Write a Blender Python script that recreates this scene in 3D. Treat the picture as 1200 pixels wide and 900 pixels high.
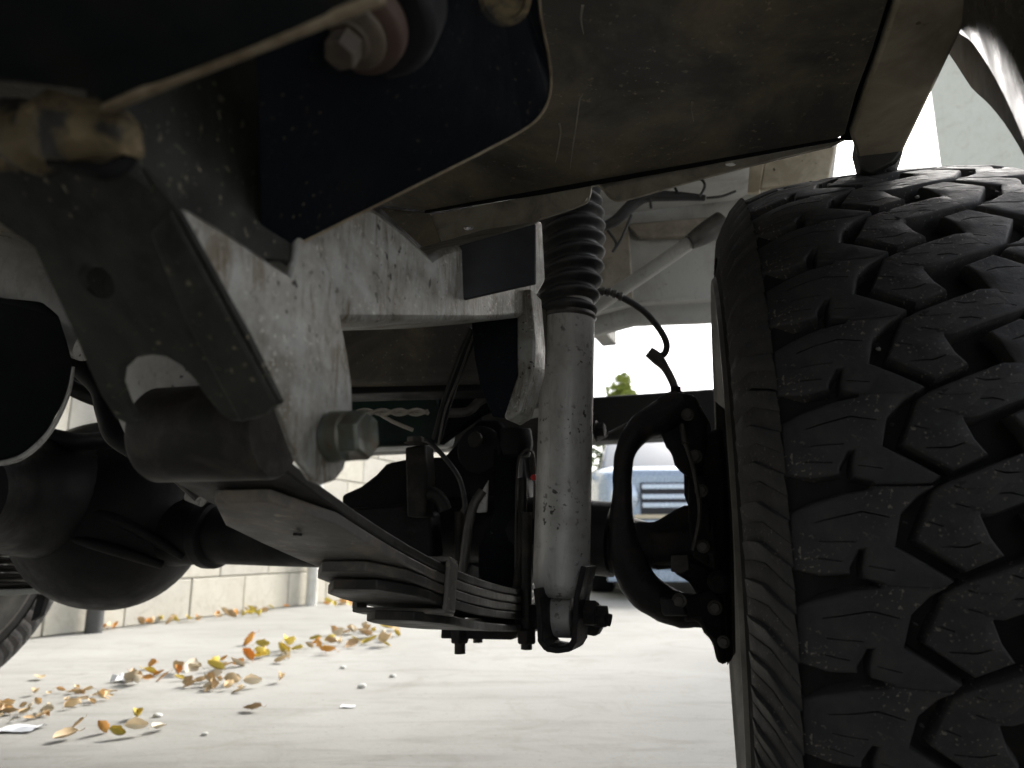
import bpy, bmesh, math, random
from mathutils import Vector, Matrix, noise
from mathutils.geometry import tessellate_polygon
random.seed(7)
R = math.radians
S = bpy.context.scene
C = S.collection
for o in list(bpy.data.objects): bpy.data.objects.remove(o)

# ------------------------------------------------------------------ camera, light, exposure
FPX = 870.0; PITCH = R(12.3); HC = 0.36
cam = bpy.data.cameras.new('camera'); co = bpy.data.objects.new('camera', cam); C.objects.link(co)
co.location = (0, 0, HC); co.rotation_euler = (R(90) + PITCH, 0, 0)
cam.sensor_width = 36; cam.lens = 36 * FPX / 1200; cam.clip_start = 0.01; cam.clip_end = 2000
cam.dof.use_dof = True; cam.dof.focus_distance = 0.62; cam.dof.aperture_fstop = 9.0
S.camera = co
S.render.resolution_x = 1024; S.render.resolution_y = 768
S.view_settings.view_transform = 'Standard'; S.view_settings.look = 'None'
S.view_settings.exposure = 2.15; S.view_settings.gamma = 1
SUN_EL, SUN_AZ = R(38), R(40)            # azimuth measured from +Y towards +X
w = bpy.data.worlds.new("World"); S.world = w; w.use_nodes = True
nt = w.node_tree; bg = nt.nodes['Background']
sky = nt.nodes.new('ShaderNodeTexSky'); sky.sky_type = 'NISHITA'; sky.sun_disc = False
sky.sun_elevation = SUN_EL; sky.sun_rotation = SUN_AZ; sky.dust_density = 4.0; sky.air_density = 1.0; sky.ozone_density = 1.0
hs = nt.nodes.new('ShaderNodeHueSaturation'); hs.inputs['Saturation'].default_value = .35   # thin bright overcast
nt.links.new(sky.outputs[0], hs.inputs['Color']); nt.links.new(hs.outputs[0], bg.inputs[0]); bg.inputs[1].default_value = 0.09
sl = bpy.data.lights.new('sun', 'SUN'); so = bpy.data.objects.new('sun', sl); C.objects.link(so)
sl.energy = 1.35; sl.angle = R(12); sl.color = (1, .965, .92)
sd = Vector((math.sin(SUN_AZ) * math.cos(SUN_EL), math.cos(SUN_AZ) * math.cos(SUN_EL), math.sin(SUN_EL)))
so.rotation_euler = sd.to_track_quat('Z', 'Y').to_euler(); so.location = (0, 0, 20)

# ------------------------------------------------------------------ coordinates
cp, sp = math.cos(PITCH), math.sin(PITCH)
def P(px, py, Y):
    """point that lies Y metres ahead, seen from the eye through picture position px,py"""
    u = px - 600; v = 450 - py
    k = Y / (FPX * cp - v * sp)
    return Vector((u * k, Y, HC + (FPX * sp + v * cp) * k))
def G(px, py, z=0.0):
    u = px - 600; v = 450 - py
    k = (z - HC) / (FPX * sp + v * cp)
    return Vector((u * k, (FPX * cp - v * sp) * k, z))
TH = R(20)
FW = Vector((math.sin(TH), math.cos(TH), 0)); RG = Vector((math.cos(TH), -math.sin(TH), 0)); UP = Vector((0, 0, 1))
def T(l, t, z): return RG * l + FW * t + UP * z       # truck coordinates: right, forward, up

def PR(px, py, off=0.0):
    # exact: meet of the view ray with the rail plane
    d = P(px, py, 1.0) - Vector((0, 0, HC)); q = Vector((-.103, .27, HC)) + RG * off
    n = RG; t = (q - Vector((0, 0, HC))).dot(n) / d.dot(n); return Vector((0, 0, HC)) + d * t

# ------------------------------------------------------------------ materials
def nodes(name):
    m = bpy.data.materials.new(name); m.use_nodes = True
    n = m.node_tree.nodes; return m, n, m.node_tree.links, n['Principled BSDF']
def ramp(n, l, src, a, b, c0=0.0, c1=1.0):
    r = n.new('ShaderNodeMapRange'); r.inputs[1].default_value = a; r.inputs[2].default_value = b
    r.inputs[3].default_value = c0; r.inputs[4].default_value = c1; l.new(src, r.inputs[0]); return r.outputs[0]
def noi(n, l, vec, scale, detail=6, rough=.6, dist=0):
    t = n.new('ShaderNodeTexNoise'); t.inputs['Scale'].default_value = scale; t.inputs['Detail'].default_value = detail
    t.inputs['Roughness'].default_value = rough; t.inputs['Distortion'].default_value = dist; l.new(vec, t.inputs[0]); return t.outputs[0]
def mix(n, l, fac, a, b):
    x = n.new('ShaderNodeMix'); x.data_type = 'RGBA'
    if isinstance(fac, (int, float)): x.inputs[0].default_value = fac
    else: l.new(fac, x.inputs[0])
    for k, v in ((6, a), (7, b)):
        if isinstance(v, tuple): x.inputs[k].default_value = (*v, 1)
        else: l.new(v, x.inputs[k])
    return x.outputs[2]
def mapv(n, l, vec, sc, loc=(0, 0, 0)):
    m = n.new('ShaderNodeMapping'); m.inputs['Scale'].default_value = sc; m.inputs['Location'].default_value = loc; l.new(vec, m.inputs[0]); return m.outputs[0]
def mul(n, l, a, b):
    m = n.new('ShaderNodeMath'); m.operation = 'MULTIPLY'
    for k, v in enumerate((a, b)):
        if isinstance(v, (int, float)): m.inputs[k].default_value = v
        else: l.new(v, m.inputs[k])
    return m.outputs[0]
def grime(name, base, dirt=None, dirt_lo=.5, dirt_hi=.7, scale=14, rough=.6, metal=0.0, speck=None, speck_t=(.68, .74), speck_s=140,
          streak=None, streak_t=(.52, .72), dark=None, dark_t=(.66, .7), dark_s=90, stains=(), bump=.25, bump_s=60, seed=0, spec=.4, coat=0):
    m, n, l, b = nodes(name)
    tc = n.new('ShaderNodeTexCoord').outputs['Object']
    v0 = mapv(n, l, tc, (1, 1, 1), (seed * 3.1, seed * 1.7, seed))
    col = base
    if dirt:
        f = ramp(n, l, noi(n, l, v0, scale, 8, .65, .4), dirt_lo, dirt_hi); col = mix(n, l, f, col, dirt)
    if streak:
        vs = mapv(n, l, tc, (150, 150, 30), (seed, 0, 0)); f = mul(n, l, ramp(n, l, noi(n, l, vs, 1, 8, .7, 1.2), *streak_t), ramp(n, l, noi(n, l, v0, 26, 4), .38, .62)); col = mix(n, l, f, col, streak)
    for (c, r, sc, colr) in stains:
        vm = n.new('ShaderNodeVectorMath'); vm.operation = 'DISTANCE'; l.new(tc, vm.inputs[0]); vm.inputs[1].default_value = tuple(c)
        nn = noi(n, l, v0, sc, 6, .7, .5)
        a = n.new('ShaderNodeMath'); a.operation = 'ADD'; l.new(vm.outputs['Value'], a.inputs[0]); l.new(ramp(n, l, nn, .2, .8, -r * .8, r * .8), a.inputs[1])
        f = ramp(n, l, a.outputs[0], r * 1.0, r * .35, 0, .9); col = mix(n, l, f, col, colr)
    if dark:
        f = ramp(n, l, noi(n, l, v0, dark_s, 2, .5), *dark_t); f = mul(n, l, f, ramp(n, l, noi(n, l, v0, 18, 2), .45, .6)); col = mix(n, l, f, col, dark)
    if speck:
        f = ramp(n, l, noi(n, l, v0, speck_s, 2, .5), *speck_t); f = mul(n, l, f, ramp(n, l, noi(n, l, v0, 22, 3), .4, .6)); col = mix(n, l, f, col, speck)
    if isinstance(col, tuple): b.inputs['Base Color'].default_value = (*col, 1)
    else: l.new(col, b.inputs['Base Color'])
    l.new(ramp(n, l, noi(n, l, v0, 30, 5), .3, .75, max(rough - .14, .05), min(rough + .16, 1)), b.inputs['Roughness'])
    b.inputs['Metallic'].default_value = metal; b.inputs['Specular IOR Level'].default_value = spec; b.inputs['Coat Weight'].default_value = coat
    bp = n.new('ShaderNodeBump'); bp.inputs['Strength'].default_value = bump; bp.inputs['Distance'].default_value = .002
    ad = n.new('ShaderNodeMath'); ad.operation = 'MULTIPLY_ADD'; l.new(noi(n, l, v0, 14, 3, .5), ad.inputs[0]); ad.inputs[1].default_value = 5.0
    l.new(noi(n, l, v0, bump_s, 8, .65), ad.inputs[2]); l.new(ad.outputs[0], bp.inputs['Height']); l.new(bp.outputs[0], b.inputs['Normal'])
    return m
M = {}
tan = (.30, .22, .12)
M['black'] = grime('black_paint', (.003, .004, .0045), (.014, .012, .009), .5, .8, 14, .65, spec=.08, seed=1)
M['navy'] = grime('blue_black_underseal', (.003, .0042, .0065), (.009, .009, .008), .55, .8, 12, .65, spec=.08, speck=(.08, .07, .05), speck_t=(.66, .76), speck_s=380, seed=2,
    stains=[(P(585, 0, .285), .030, 50, (.30, .22, .10)), (P(645, 70, .325), .012, 60, (.14, .10, .06)), (P(425, 20, .24), .02, 50, (.05, .035, .025))], bump=.35)
M['silver'] = grime('faded_silver_paint', (.33, .33, .315), (.15, .132, .10), .42, .74, 42, .45, metal=.45, speck=(.50, .48, .43), speck_t=(.62, .70), speck_s=380,
    streak=(.11, .085, .05), streak_t=(.44, .60), dark=(.035, .03, .025), dark_t=(.64, .68), dark_s=240, seed=3, bump=.5, bump_s=110,
    stains=[(PR(478, 275), .040, 70, (.045, .040, .032)), (PR(395, 410), .016, 90, (.30, .235, .125)), (PR(392, 470), .014, 90, (.28, .22, .12)), (PR(300, 300), .02, 90, (.33, .33, .32)), (PR(352, 296), .010, 200, (.15, .065, .03)), (PR(385, 316), .008, 200, (.15, .07, .03)), (PR(372, 552), .016, 80, (.12, .075, .04)), (PR(590, 330), .03, 70, (.38, .37, .34))])
M['plate'] = grime('grimy_shaded_grey_plate', (.030, .031, .026), (.009, .009, .008), .40, .62, 16, .6, spec=.2, speck=(.24, .20, .14), speck_t=(.64, .72), speck_s=260, seed=4, bump=.4,
    stains=[(P(150, 160, .22), .02, 60, (.13, .10, .05))])  # grime, plus shade on the web and upper side plate painted as dark grey
M['floor'] = grime('brown_black_underseal', (.062, .058, .051), (.24, .195, .125), .42, .74, 9, .62, speck=(.26, .22, .15), speck_t=(.64, .72), speck_s=230, seed=5, bump=.5, bump_s=70,
    stains=[(T(-.30, .57, .68), .07, 55, (.26, .19, .09)), (T(.05, .56, .68), .12, 45, (.30, .24, .14)), (T(.05, .42, .68), .09, 40, (.24, .19, .11)), (T(-.1, .58, .68), .05, 60, (.20, .16, .10))])
M['flange'] = grime('dusty_sheet_flange', (.30, .27, .22), (.15, .13, .105), .45, .7, 30, .45, metal=.3, speck=(.2, .18, .14), seed=6)
M['tan'] = grime('tan_dusty_panel', (.42, .365, .27), (.25, .21, .145), .42, .66, 18, .7, dark=(.05, .035, .02), dark_t=(.68, .71), dark_s=75, speck=(.30, .25, .17), seed=7, bump=.3)
M['edge'] = grime('rubbed_bare_edge', (.22, .18, .125), (.12, .09, .055), .4, .6, 60, .5, metal=.3, seed=8)
M['spring'] = grime('rusty_spring_steel', (.13, .12, .11), (.24, .195, .15), .5, .72, 25, .55, metal=.25, speck=(.28, .25, .2), speck_t=(.64, .7), seed=9,
    stains=[(P(420, 600, .5), .02, 90, (.16, .075, .035)), (P(370, 585, .45), .012, 90, (.18, .08, .035))], bump=.5)
M['spring2'] = grime('dusty_spring_leaf', (.07, .065, .06), (.15, .125, .10), .5, .72, 25, .55, metal=.25, seed=91, bump=.5)
M['leafedge'] = grime('dark_spring_leaf', (.017, .016, .015), (.055, .045, .036), .5, .7, 30, .55, spec=.25, seed=10)
M['mud'] = grime('caked_mud', (.10, .075, .038), (.014, .013, .011), .44, .54, 40, .85, speck=(.36, .27, .15), speck_t=(.6, .66), seed=11, bump=1.0, bump_s=45)
M['axle'] = grime('black_axle_paint', (.006, .006, .0065), (.016, .014, .012), .5, .8, 12, .6, spec=.2, seed=12, bump=.3)
M['cast'] = grime('greasy_cast_iron', (.009, .0075, .008), (.032, .025, .020), .5, .75, 30, .6, spec=.25, seed=13, bump=.8, bump_s=90)
M['shock'] = grime('grey_damper_paint', (.42, .41, .395), (.27, .26, .235), .45, .75, 22, .5, metal=.25, dark=(.05, .045, .04), dark_t=(.60, .66), dark_s=170, seed=14, bump=.25, streak=(.16, .15, .13), streak_t=(.5, .8))
M['boot'] = grime('rubber_boot', (.022, .021, .022), (.06, .055, .05), .5, .75, 60, .6, seed=15)
M['rubber'] = grime('black_rubber', (.005, .005, .007), (.012, .011, .011), .55, .8, 20, .6, seed=16, spec=.3)
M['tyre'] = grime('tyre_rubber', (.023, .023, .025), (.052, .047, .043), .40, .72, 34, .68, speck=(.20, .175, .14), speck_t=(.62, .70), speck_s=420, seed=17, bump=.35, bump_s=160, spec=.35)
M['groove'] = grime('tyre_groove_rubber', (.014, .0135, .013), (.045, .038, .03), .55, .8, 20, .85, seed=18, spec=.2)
M['sidewall'] = grime('dusty_lit_sidewall', (.11, .105, .095), (.17, .16, .14), .45, .7, 20, .8, seed=33)  # dust, plus light from the front painted in as a paler colour
M['bolt'] = grime('lens_flare_tinted_zinc', (.10, .115, .10), (.09, .065, .04), .45, .65, 60, .42, metal=.6, seed=19, bump=.4)  # slight green of the lens flare mixed into the zinc
M['rustbolt'] = grime('rusty_bolt', (.06, .048, .038), (.11, .085, .06), .45, .65, 60, .65, metal=.2, seed=20, bump=.5)
M['rustwash'] = grime('rust_brown_bush', (.055, .034, .022), (.05, .024, .018), .4, .7, 30, .7, seed=21)
M['green'] = grime('lens_flare_tinted_black', (.006, .028, .020), (.006, .012, .010), .45, .65, 12, .5, seed=22)  # black box; the green is a lens flare painted into its colour
M['wire'] = grime('pale_wire', (.42, .38, .33), (.2, .18, .15), .5, .7, 80, .5, seed=23)
M['grey'] = grime('grey_inner_wing', (.38, .375, .35), (.27, .255, .225), .45, .7, 9, .6, speck=(.2, .18, .14), seed=24, streak=(.10, .09, .07), streak_t=(.55, .8))
M['alloy'] = grime('pale_wheel_metal', (.40, .40, .37), (.28, .26, .22), .5, .7, 30, .45, metal=.5, seed=25)
M['rustgrey'] = grime('dull_shield_steel', (.085, .080, .074), (.05, .045, .04), .45, .7, 50, .5, metal=.4, seed=26)
M['gloss'] = grime('glossy_black_plastic', (.016, .015, .014), (.04, .032, .022), .55, .8, 14, .3, seed=27, spec=.6)
M['flarebrown'] = grime('brown_dusty_flare', (.13, .11, .085), (.07, .06, .048), .45, .7, 20, .6, seed=34)
M['liner'] = grime('worn_shiny_liner', (.09, .085, .08), (.06, .05, .04), .5, .8, 10, .32, metal=.6, seed=35, bump=.1)
M['paint'] = grime('white_body_paint', (.62, .61, .57), None, rough=.35, seed=28, bump=.02, coat=.4)
M['crack'] = grime('black_gap', (.006, .006, .006), rough=.9, seed=29, spec=.1)

# ------------------------------------------------------------------ object helpers
def tag(o, label=None, cat=None, group=None, kind=None):
    for k, v in (('label', label), ('category', cat), ('group', group), ('kind', kind)):
        if v: o[k] = v
    return o
def link(name, me, mat, parent=None):
    o = bpy.data.objects.new(name, me); C.objects.link(o)
    if mat is not None and len(me.materials) == 0: me.materials.append(mat)
    if parent: o.parent = parent
    return o
def finish(bm, name, mat, parent=None, bevel=0, smooth=35, sub=0):
    bmesh.ops.remove_doubles(bm, verts=bm.verts, dist=1e-6)
    bmesh.ops.recalc_face_normals(bm, faces=bm.faces)
    me = bpy.data.meshes.new(name); bm.to_mesh(me); bm.free()
    for f in me.polygons: f.use_smooth = True
    me.set_sharp_from_angle(angle=R(smooth))
    if parent:
        me.transform(Matrix.Translation(-wloc(parent)))
    o = link(name, me, mat, parent)
    if bevel:
        b = o.modifiers.new('bevel', 'BEVEL'); b.width = bevel; b.segments = 2; b.limit_method = 'ANGLE'; b.angle_limit = R(30)
    if sub:
        b = o.modifiers.new('sub', 'SUBSURF'); b.levels = b.render_levels = sub
    return o
def wloc(o):
    v = Vector((0, 0, 0))
    while o: v = v + o.location; o = o.parent
    return v
def empty(name, loc, parent=None):
    o = bpy.data.objects.new(name, None); C.objects.link(o); o.empty_display_size = .1
    o.location = Vector(loc) - (wloc(parent) if parent else Vector())
    if parent: o.parent = parent
    return o
def add_slab(bm, pts, vec, holes=()):
    loops = [list(pts)] + [list(h) for h in holes]
    tris = tessellate_polygon(loops)
    flat = [p for lp in loops for p in lp]
    a = [bm.verts.new(p) for p in flat]; b = [bm.verts.new(p + vec) for p in flat]
    for t in tris:
        try:
            bm.faces.new([a[i] for i in t]); bm.faces.new([b[i] for i in reversed(t)])
        except ValueError: pass
    k = 0
    for lp in loops:
        n = len(lp)
        for i in range(n):
            j = (i + 1) % n
            try: bm.faces.new((a[k + i], a[k + j], b[k + j], b[k + i]))
            except ValueError: pass
        k += n
def slab(name, pts, vec, mat, parent, holes=(), bevel=.0012):
    bm = bmesh.new(); add_slab(bm, pts, vec, holes)
    bmesh.ops.recalc_face_normals(bm, faces=bm.faces)
    bmesh.ops.dissolve_limit(bm, angle_limit=R(1), verts=bm.verts, edges=bm.edges)
    return finish(bm, name, mat, parent, bevel)
def frame_of(d):
    d = d.normalized(); a = Vector((0, 0, 1)) if abs(d.z) < .9 else Vector((1, 0, 0))
    x = d.cross(a).normalized(); return x, x.cross(d).normalized()
def spline(pts, k=6):
    out = []; n = len(pts)
    for i in range(n - 1):
        p0 = pts[max(i - 1, 0)]; p1 = pts[i]; p2 = pts[i + 1]; p3 = pts[min(i + 2, n - 1)]
        for j in range(k):
            t = j / k
            out.append([.5 * ((2 * b) + (c - a) * t + (2 * a - 5 * b + 4 * c - d) * t * t + (-a + 3 * b - 3 * c + d) * t ** 3) for a, b, c, d in zip(p0, p1, p2, p3)])
    out.append(list(pts[-1])); return out
def add_tube(bm, path, rad, seg=14, k=6, flat=None):
    """path of Vectors, rad number or list; smooth spline"""
    if not isinstance(rad, (list, tuple)): rad = [rad] * len(path)
    q = [list(p) + [r] for p, r in zip(path, rad)]
    q = spline(q, k) if k > 1 and len(q) > 2 else q
    rings = []; px = None
    for i, s in enumerate(q):
        c = Vector(s[:3]); d = (Vector(q[min(i + 1, len(q) - 1)][:3]) - Vector(q[max(i - 1, 0)][:3]))
        x, y = frame_of(d)
        if px is not None:
            x = (px - d.normalized() * px.dot(d.normalized())).normalized(); y = x.cross(d.normalized()).normalized()
        px = x
        rings.append([bm.verts.new(c + x * math.cos(2 * math.pi * j / seg) * s[3] + y * math.sin(2 * math.pi * j / seg) * s[3]) for j in range(seg)])
    for a, b in zip(rings, rings[1:]):
        for j in range(seg): bm.faces.new((a[j], a[(j + 1) % seg], b[(j + 1) % seg], b[j]))
    bm.faces.new(rings[0]); bm.faces.new(list(reversed(rings[-1])))
def tube(name, path, rad, mat, parent, seg=14, k=6, bevel=0):
    bm = bmesh.new(); add_tube(bm, path, rad, seg, k); return finish(bm, name, mat, parent, bevel)
def add_lathe(bm, prof, org, axis, seg=32, ph=0):
    """prof: (distance along axis, radius)"""
    ax = axis.normalized(); x, y = frame_of(ax); rings = []
    for (h, r) in prof:
        if r < 1e-6: rings.append([bm.verts.new(org + ax * h)]); continue
        rings.append([bm.verts.new(org + ax * h + (x * math.cos(ph + 2 * math.pi * j / seg) + y * math.sin(ph + 2 * math.pi * j / seg)) * r) for j in range(seg)])
    for a, b in zip(rings, rings[1:]):
        for j in range(seg):
            k = (j + 1) % seg
            if len(a) == 1 and len(b) == 1: continue
            if len(a) == 1: bm.faces.new((a[0], b[k], b[j]))
            elif len(b) == 1: bm.faces.new((a[j], a[k], b[0]))
            else: bm.faces.new((a[j], a[k], b[k], b[j]))
    if len(rings[0]) > 1: bm.faces.new(rings[0])
    if len(rings[-1]) > 1: bm.faces.new(list(reversed(rings[-1])))
def lathe(name, prof, org, axis, mat, parent, seg=32, bevel=0, ph=0, smooth=35):
    bm = bmesh.new(); add_lathe(bm, prof, Vector(org), Vector(axis), seg, ph); return finish(bm, name, mat, parent, bevel, smooth)
def add_box(bm, c, x, y, z):
    """centre and three half-extent vectors"""
    v = [bm.verts.new(c + x * a + y * b + z * d) for a in (-1, 1) for b in (-1, 1) for d in (-1, 1)]
    for f in ((0, 1, 3, 2), (4, 6, 7, 5), (0, 4, 5, 1), (2, 3, 7, 6), (0, 2, 6, 4), (1, 5, 7, 3)): bm.faces.new([v[i] for i in f])
def box(name, c, x, y, z, mat, parent, bevel=.0015):
    bm = bmesh.new(); add_box(bm, c, x, y, z); return finish(bm, name, mat, parent, bevel)
def tbox(name, l0, l1, t0, t1, z0, z1, mat, parent, bevel=.002):
    return box(name, T((l0 + l1) / 2, (t0 + t1) / 2, (z0 + z1) / 2), RG * ((l1 - l0) / 2), FW * ((t1 - t0) / 2), UP * ((z1 - z0) / 2), mat, parent, bevel)
def hexbolt(name, org, axis, r, h, mat, parent, wash=1.35, ph=0.2, wmat=None):
    b = bmesh.new()
    if wash: add_lathe(b, [(0, r * wash * .98), (h * .16, r * wash), (h * .2, r * wash * .94)], org, axis, 28)
    add_lathe(b, [(h * .2, r * 1.02), (h * .92, r * 1.02), (h, r * .90)], org, axis, 6, ph)
    return finish(b, name, mat, parent, .0006)

# ================================================================== THE TRUCK
truck = empty('off_road_truck', T(-.65, 0, 0))
tag(truck, 'old off road truck seen from below, with grimy frame rail, leaf springs and chunky tyres', 'truck')

# ---- frame rail: outboard face plane through the hanger, along FW
RL = None
def railY(px, off=0.0):
    # Y where the view column px meets the rail's outboard plane (through X=-.103,Y=.27 along FW), shifted outboard by off
    k = (px - 600) / FPX            # first order, picture columns stay near vertical
    x0, y0 = -.103 + off * math.cos(TH), .27 - off * math.sin(TH)
    t = (k * y0 - x0) / (math.sin(TH) - k * math.cos(TH))
    return y0 + t * math.cos(TH)
# upper side plate and hanger side, one sheet
slab('hanger_side_plate', [PR(*p) for p in [(204, 240), (222, 246), (262, 270), (300, 296), (324, 312), (340, 322), (347, 302), (350, 270), (360, 262), (376, 290), (392, 330), (401, 378), (408, 415), (413, 450), (414, 490), (411, 520), (404, 550), (394, 563), (380, 568), (368, 563), (352, 540), (326, 470)]],
     -RG * .004, M['silver'], truck, bevel=.0015)
slab('upper_side_plate', [PR(*p, -.003) for p in [(108, 60), (340, -20), (352, 262), (346, 315), (334, 306), (300, 306), (228, 268), (204, 242), (165, 216), (132, 190), (108, 165)]], -RG * .003, M['plate'], truck, bevel=.001)
rail = slab('frame_rail', [PR(*p, -.004) for p in [(330, 180), (400, 225), (442, 244), (474, 270), (506, 300), (519, 292), (580, 276), (636, 258), (640, 330), (622, 362), (612, 372), (560, 376), (500, 377), (430, 378), (395, 378), (360, 340), (335, 300)]], -RG * .06, M['silver'], truck, bevel=.004)
# rear facing hanger web, with its hole and U cut-out
WA_, WB_ = PR(203, 240, .0015), PR(326, 470, .0015); WN_ = (WB_ - WA_).cross(RG).normalized()
def PL(px, py, off=0.0):
    d = P(px, py, 1.0) - Vector((0, 0, HC)); q = WA_ + WN_ * off
    t = (q - Vector((0, 0, HC))).dot(WN_) / d.dot(WN_); return Vector((0, 0, HC)) + d * t
hole = [PL(113 + 22 * math.cos(a), 329 + 19 * math.sin(a) + 8 * math.cos(a)) for a in [i * math.pi / 9 for i in range(18)]]
slab('hanger_web', [PL(*p) for p in [(-120, 120), (104, 120), (134, 160), (170, 200), (205, 243), (240, 305), (290, 395), (326, 468), (318, 478), (296, 488), (270, 492), (258, 484), (240, 462), (228, 444), (212, 428), (192, 416), (170, 413), (152, 416), (140, 428), (138, 444), (146, 466), (158, 490), (150, 497), (136, 490), (118, 462), (80, 375), (40, 290), (-30, 240), (-120, 230)]], FW * .004, M['plate'], truck, holes=[hole], bevel=.001)
slab('hanger_web_flange', [PL(203, 243), PL(326, 468), PL(316, 482), PL(285, 492), PL(262, 450), PL(215, 360), PL(180, 270)], -WN_ * .0025 if WN_.dot(FW) > 0 else WN_ * .0025, M['plate'], truck, bevel=.002)
# inner hanger plate seen through the cut-out
slab('hanger_inner_plate', [P(90, 380, .40), P(250, 390, .38), P(262, 470, .38), P(215, 500, .39), P(150, 520, .40)], FW * .003, M['shock'], truck)
slab('inner_frame_plate', [P(30, 240, .47), P(215, 250, .44), P(250, 410, .44), P(130, 410, .46), P(70, 340, .47)], FW * .004, M['plate'], truck)
# ---- main pivot bolt with sleeve
bp_ = PR(388, 512)
bolt = lathe('pivot_bolt', [(0, .0105), (.001, .0115), (.009, .0112), (.010, .0100)], bp_, RG, M['bolt'], truck, 30)
lathe('bolt_head', [(0, .0112), (.0085, .0112), (.0098, .0100), (.0092, .0088), (.0088, .0)], bp_ + RG * .0095, RG, M['bolt'], bolt, 6, ph=.3, bevel=.0005)
tag(bolt, 'zinc hex bolt through the spring hanger')
# ---- leaf spring : ribbons in truck coordinates, camera below them
spring = empty('leaf_spring', P(455, 640, .6), truck)
SW = .037
def leafc(px, py, Y): return P(px, py, Y)
# centre line of the main leaf: from eye to pad, in (centre px, py, Y)
EYE = P(244, 512, .375)
PAD = P(578, 686, .90)
def zspring(t):
    d = PAD - EYE; return EYE.z + d.z * (t ** .85 if t < 1 else 1 - (t - 1) * .5) - .012 - .010 * math.sin(math.pi * min(max(t, 0), 1))
def ribbon(name, t0, t1, dz, th, sw=SW, mat='spring', round_end=False, parent=spring):
    bm = bmesh.new(); n = 22; rings = []
    d = PAD - EYE; dh = Vector((d.x, d.y, 0)).normalized(); sd_ = Vector((dh.y, -dh.x, 0))
    for i in range(n + 1):
        t = t0 + (t1 - t0) * i / n
        c = EYE + d * t; z = zspring(t) + dz
        ww = sw
        if round_end:
            e = (t - t0) / .09
            if e < 1: ww = sw * (.45 + .55 * math.sqrt(max(0, 1 - (1 - e) ** 2)))
        c = Vector((c.x, c.y, z))
        rings.append([bm.verts.new(c + sd_ * a * ww + UP * b) for a, b in ((-1, 0), (1, 0), (1, th), (-1, th))])
    for a, b in zip(rings, rings[1:]):
        for j in range(4): bm.faces.new((a[j], a[(j + 1) % 4], b[(j + 1) % 4], b[j]))
    bm.faces.new(rings[0]); bm.faces.new(rings[-1])
    return finish(bm, name, M[mat], parent, .0012)
ribbon('leaf', .02, 1.75, 0, .0070, mat='leafedge')
ribbon('leaf', .06, 1.70, -.0082, .0074, round_end=True)
ribbon('leaf', .29, 1.5, -.0168, .0074, round_end=True, mat='spring2')
ribbon('leaf', .325, 1.4, -.0254, .0074, round_end=True, mat='leafedge')
ribbon('leaf', .46, 1.3, -.0385, .0074, round_end=True, mat='leafedge')
d_ = (PAD - EYE); dh_ = Vector((d_.x, d_.y, 0)).normalized(); sd_ = Vector((dh_.y, -dh_.x, 0))
lathe('spring_eye', [(-.031, .004), (-.0305, .023), (-.028, .0245), (.036, .0245), (.0385, .023), (.039, .004)], EYE + UP * .002, sd_, M['leafedge'], spring, 40)
# clamp round the pack
def pack(t, dz): 
    c = EYE + d_ * t; return Vector((c.x, c.y, zspring(t) + dz))
cc = pack(.50, -.0095)
cl = bmesh.new(); fwd = (pack(.55, 0) - pack(.45, 0)).normalized(); upv = sd_.cross(fwd).normalized()
if upv.z < 0: upv = -upv
for a, b, x, z in ((1.06, 0, .0022, .020), (-1.06, 0, .0022, .020)):
    add_box(cl, cc + sd_ * SW * a, sd_ * x, fwd * .011, upv * z)
add_box(cl, cc - upv * .0205, sd_ * (SW * 1.1), fwd * .011, upv * .0022); add_box(cl, cc + upv * .0205, sd_ * (SW * 1.1), fwd * .011, upv * .0022)
finish(cl, 'clamp', M['spring'], spring, .0015)
hexbolt('rivet', pack(.385, -.0172) + sd_ * .002, -upv, .006, .007, M['leafedge'], spring, wash=0)
hexbolt('rivet', pack(.16, -.0087) + sd_ * .004, -upv, .003, .002, M['leafedge'], spring, wash=0)

# ---- top-left near flange
tl = [P(-160, -160, .15), P(560, -160, .15), P(437, -2, .165), P(120, 122, .19), P(96, 104, .188), P(0, 92, .188), P(-160, 96, .19)]
slab('cross_member_flange', tl, FW * .004 + UP * .0015, M['black'], truck, bevel=.0008)
slab('bare_flange_edge', [P(447, -14, .1640), P(444, -2, .1645), P(300, 55, .176), P(200, 94, .184), P(122, 127, .1895), P(114, 126, .1895), P(120, 120, .189), P(200, 84, .183), P(300, 44, .175), P(432, -8, .164)], FW * .003, M['edge'], truck, bevel=.0006)
# mud caked member with hooked slot
bm = bmesh.new(); add_tube(bm, [P(-90, 168, .26), P(0, 160, .235), P(60, 156, .215), P(118, 158, .202), P(148, 168, .200)], [.0125, .0115, .0105, .0085, .0045], 26)
for v in bm.verts:
    v.co += Vector(noise.noise_vector(v.co * 60)) * .004 + Vector(noise.noise_vector(v.co * 150)) * .0025
finish(bm, 'muddy_cross_tube', M['mud'], truck, smooth=80)
tube('hooked_weld', [P(162, 148, .212), P(158, 172, .208), P(144, 192, .204), P(122, 201, .202), P(92, 197, .206), P(60, 190, .21)], [.0015, .0022, .0026, .0026, .0024, .002], M['crack'], truck)
tube('cross_tube', [P(-140, 226, .262), P(0, 222, .258), P(120, 224, .255)], [.012, .010, .003], M['plate'], truck, 20)

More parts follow.
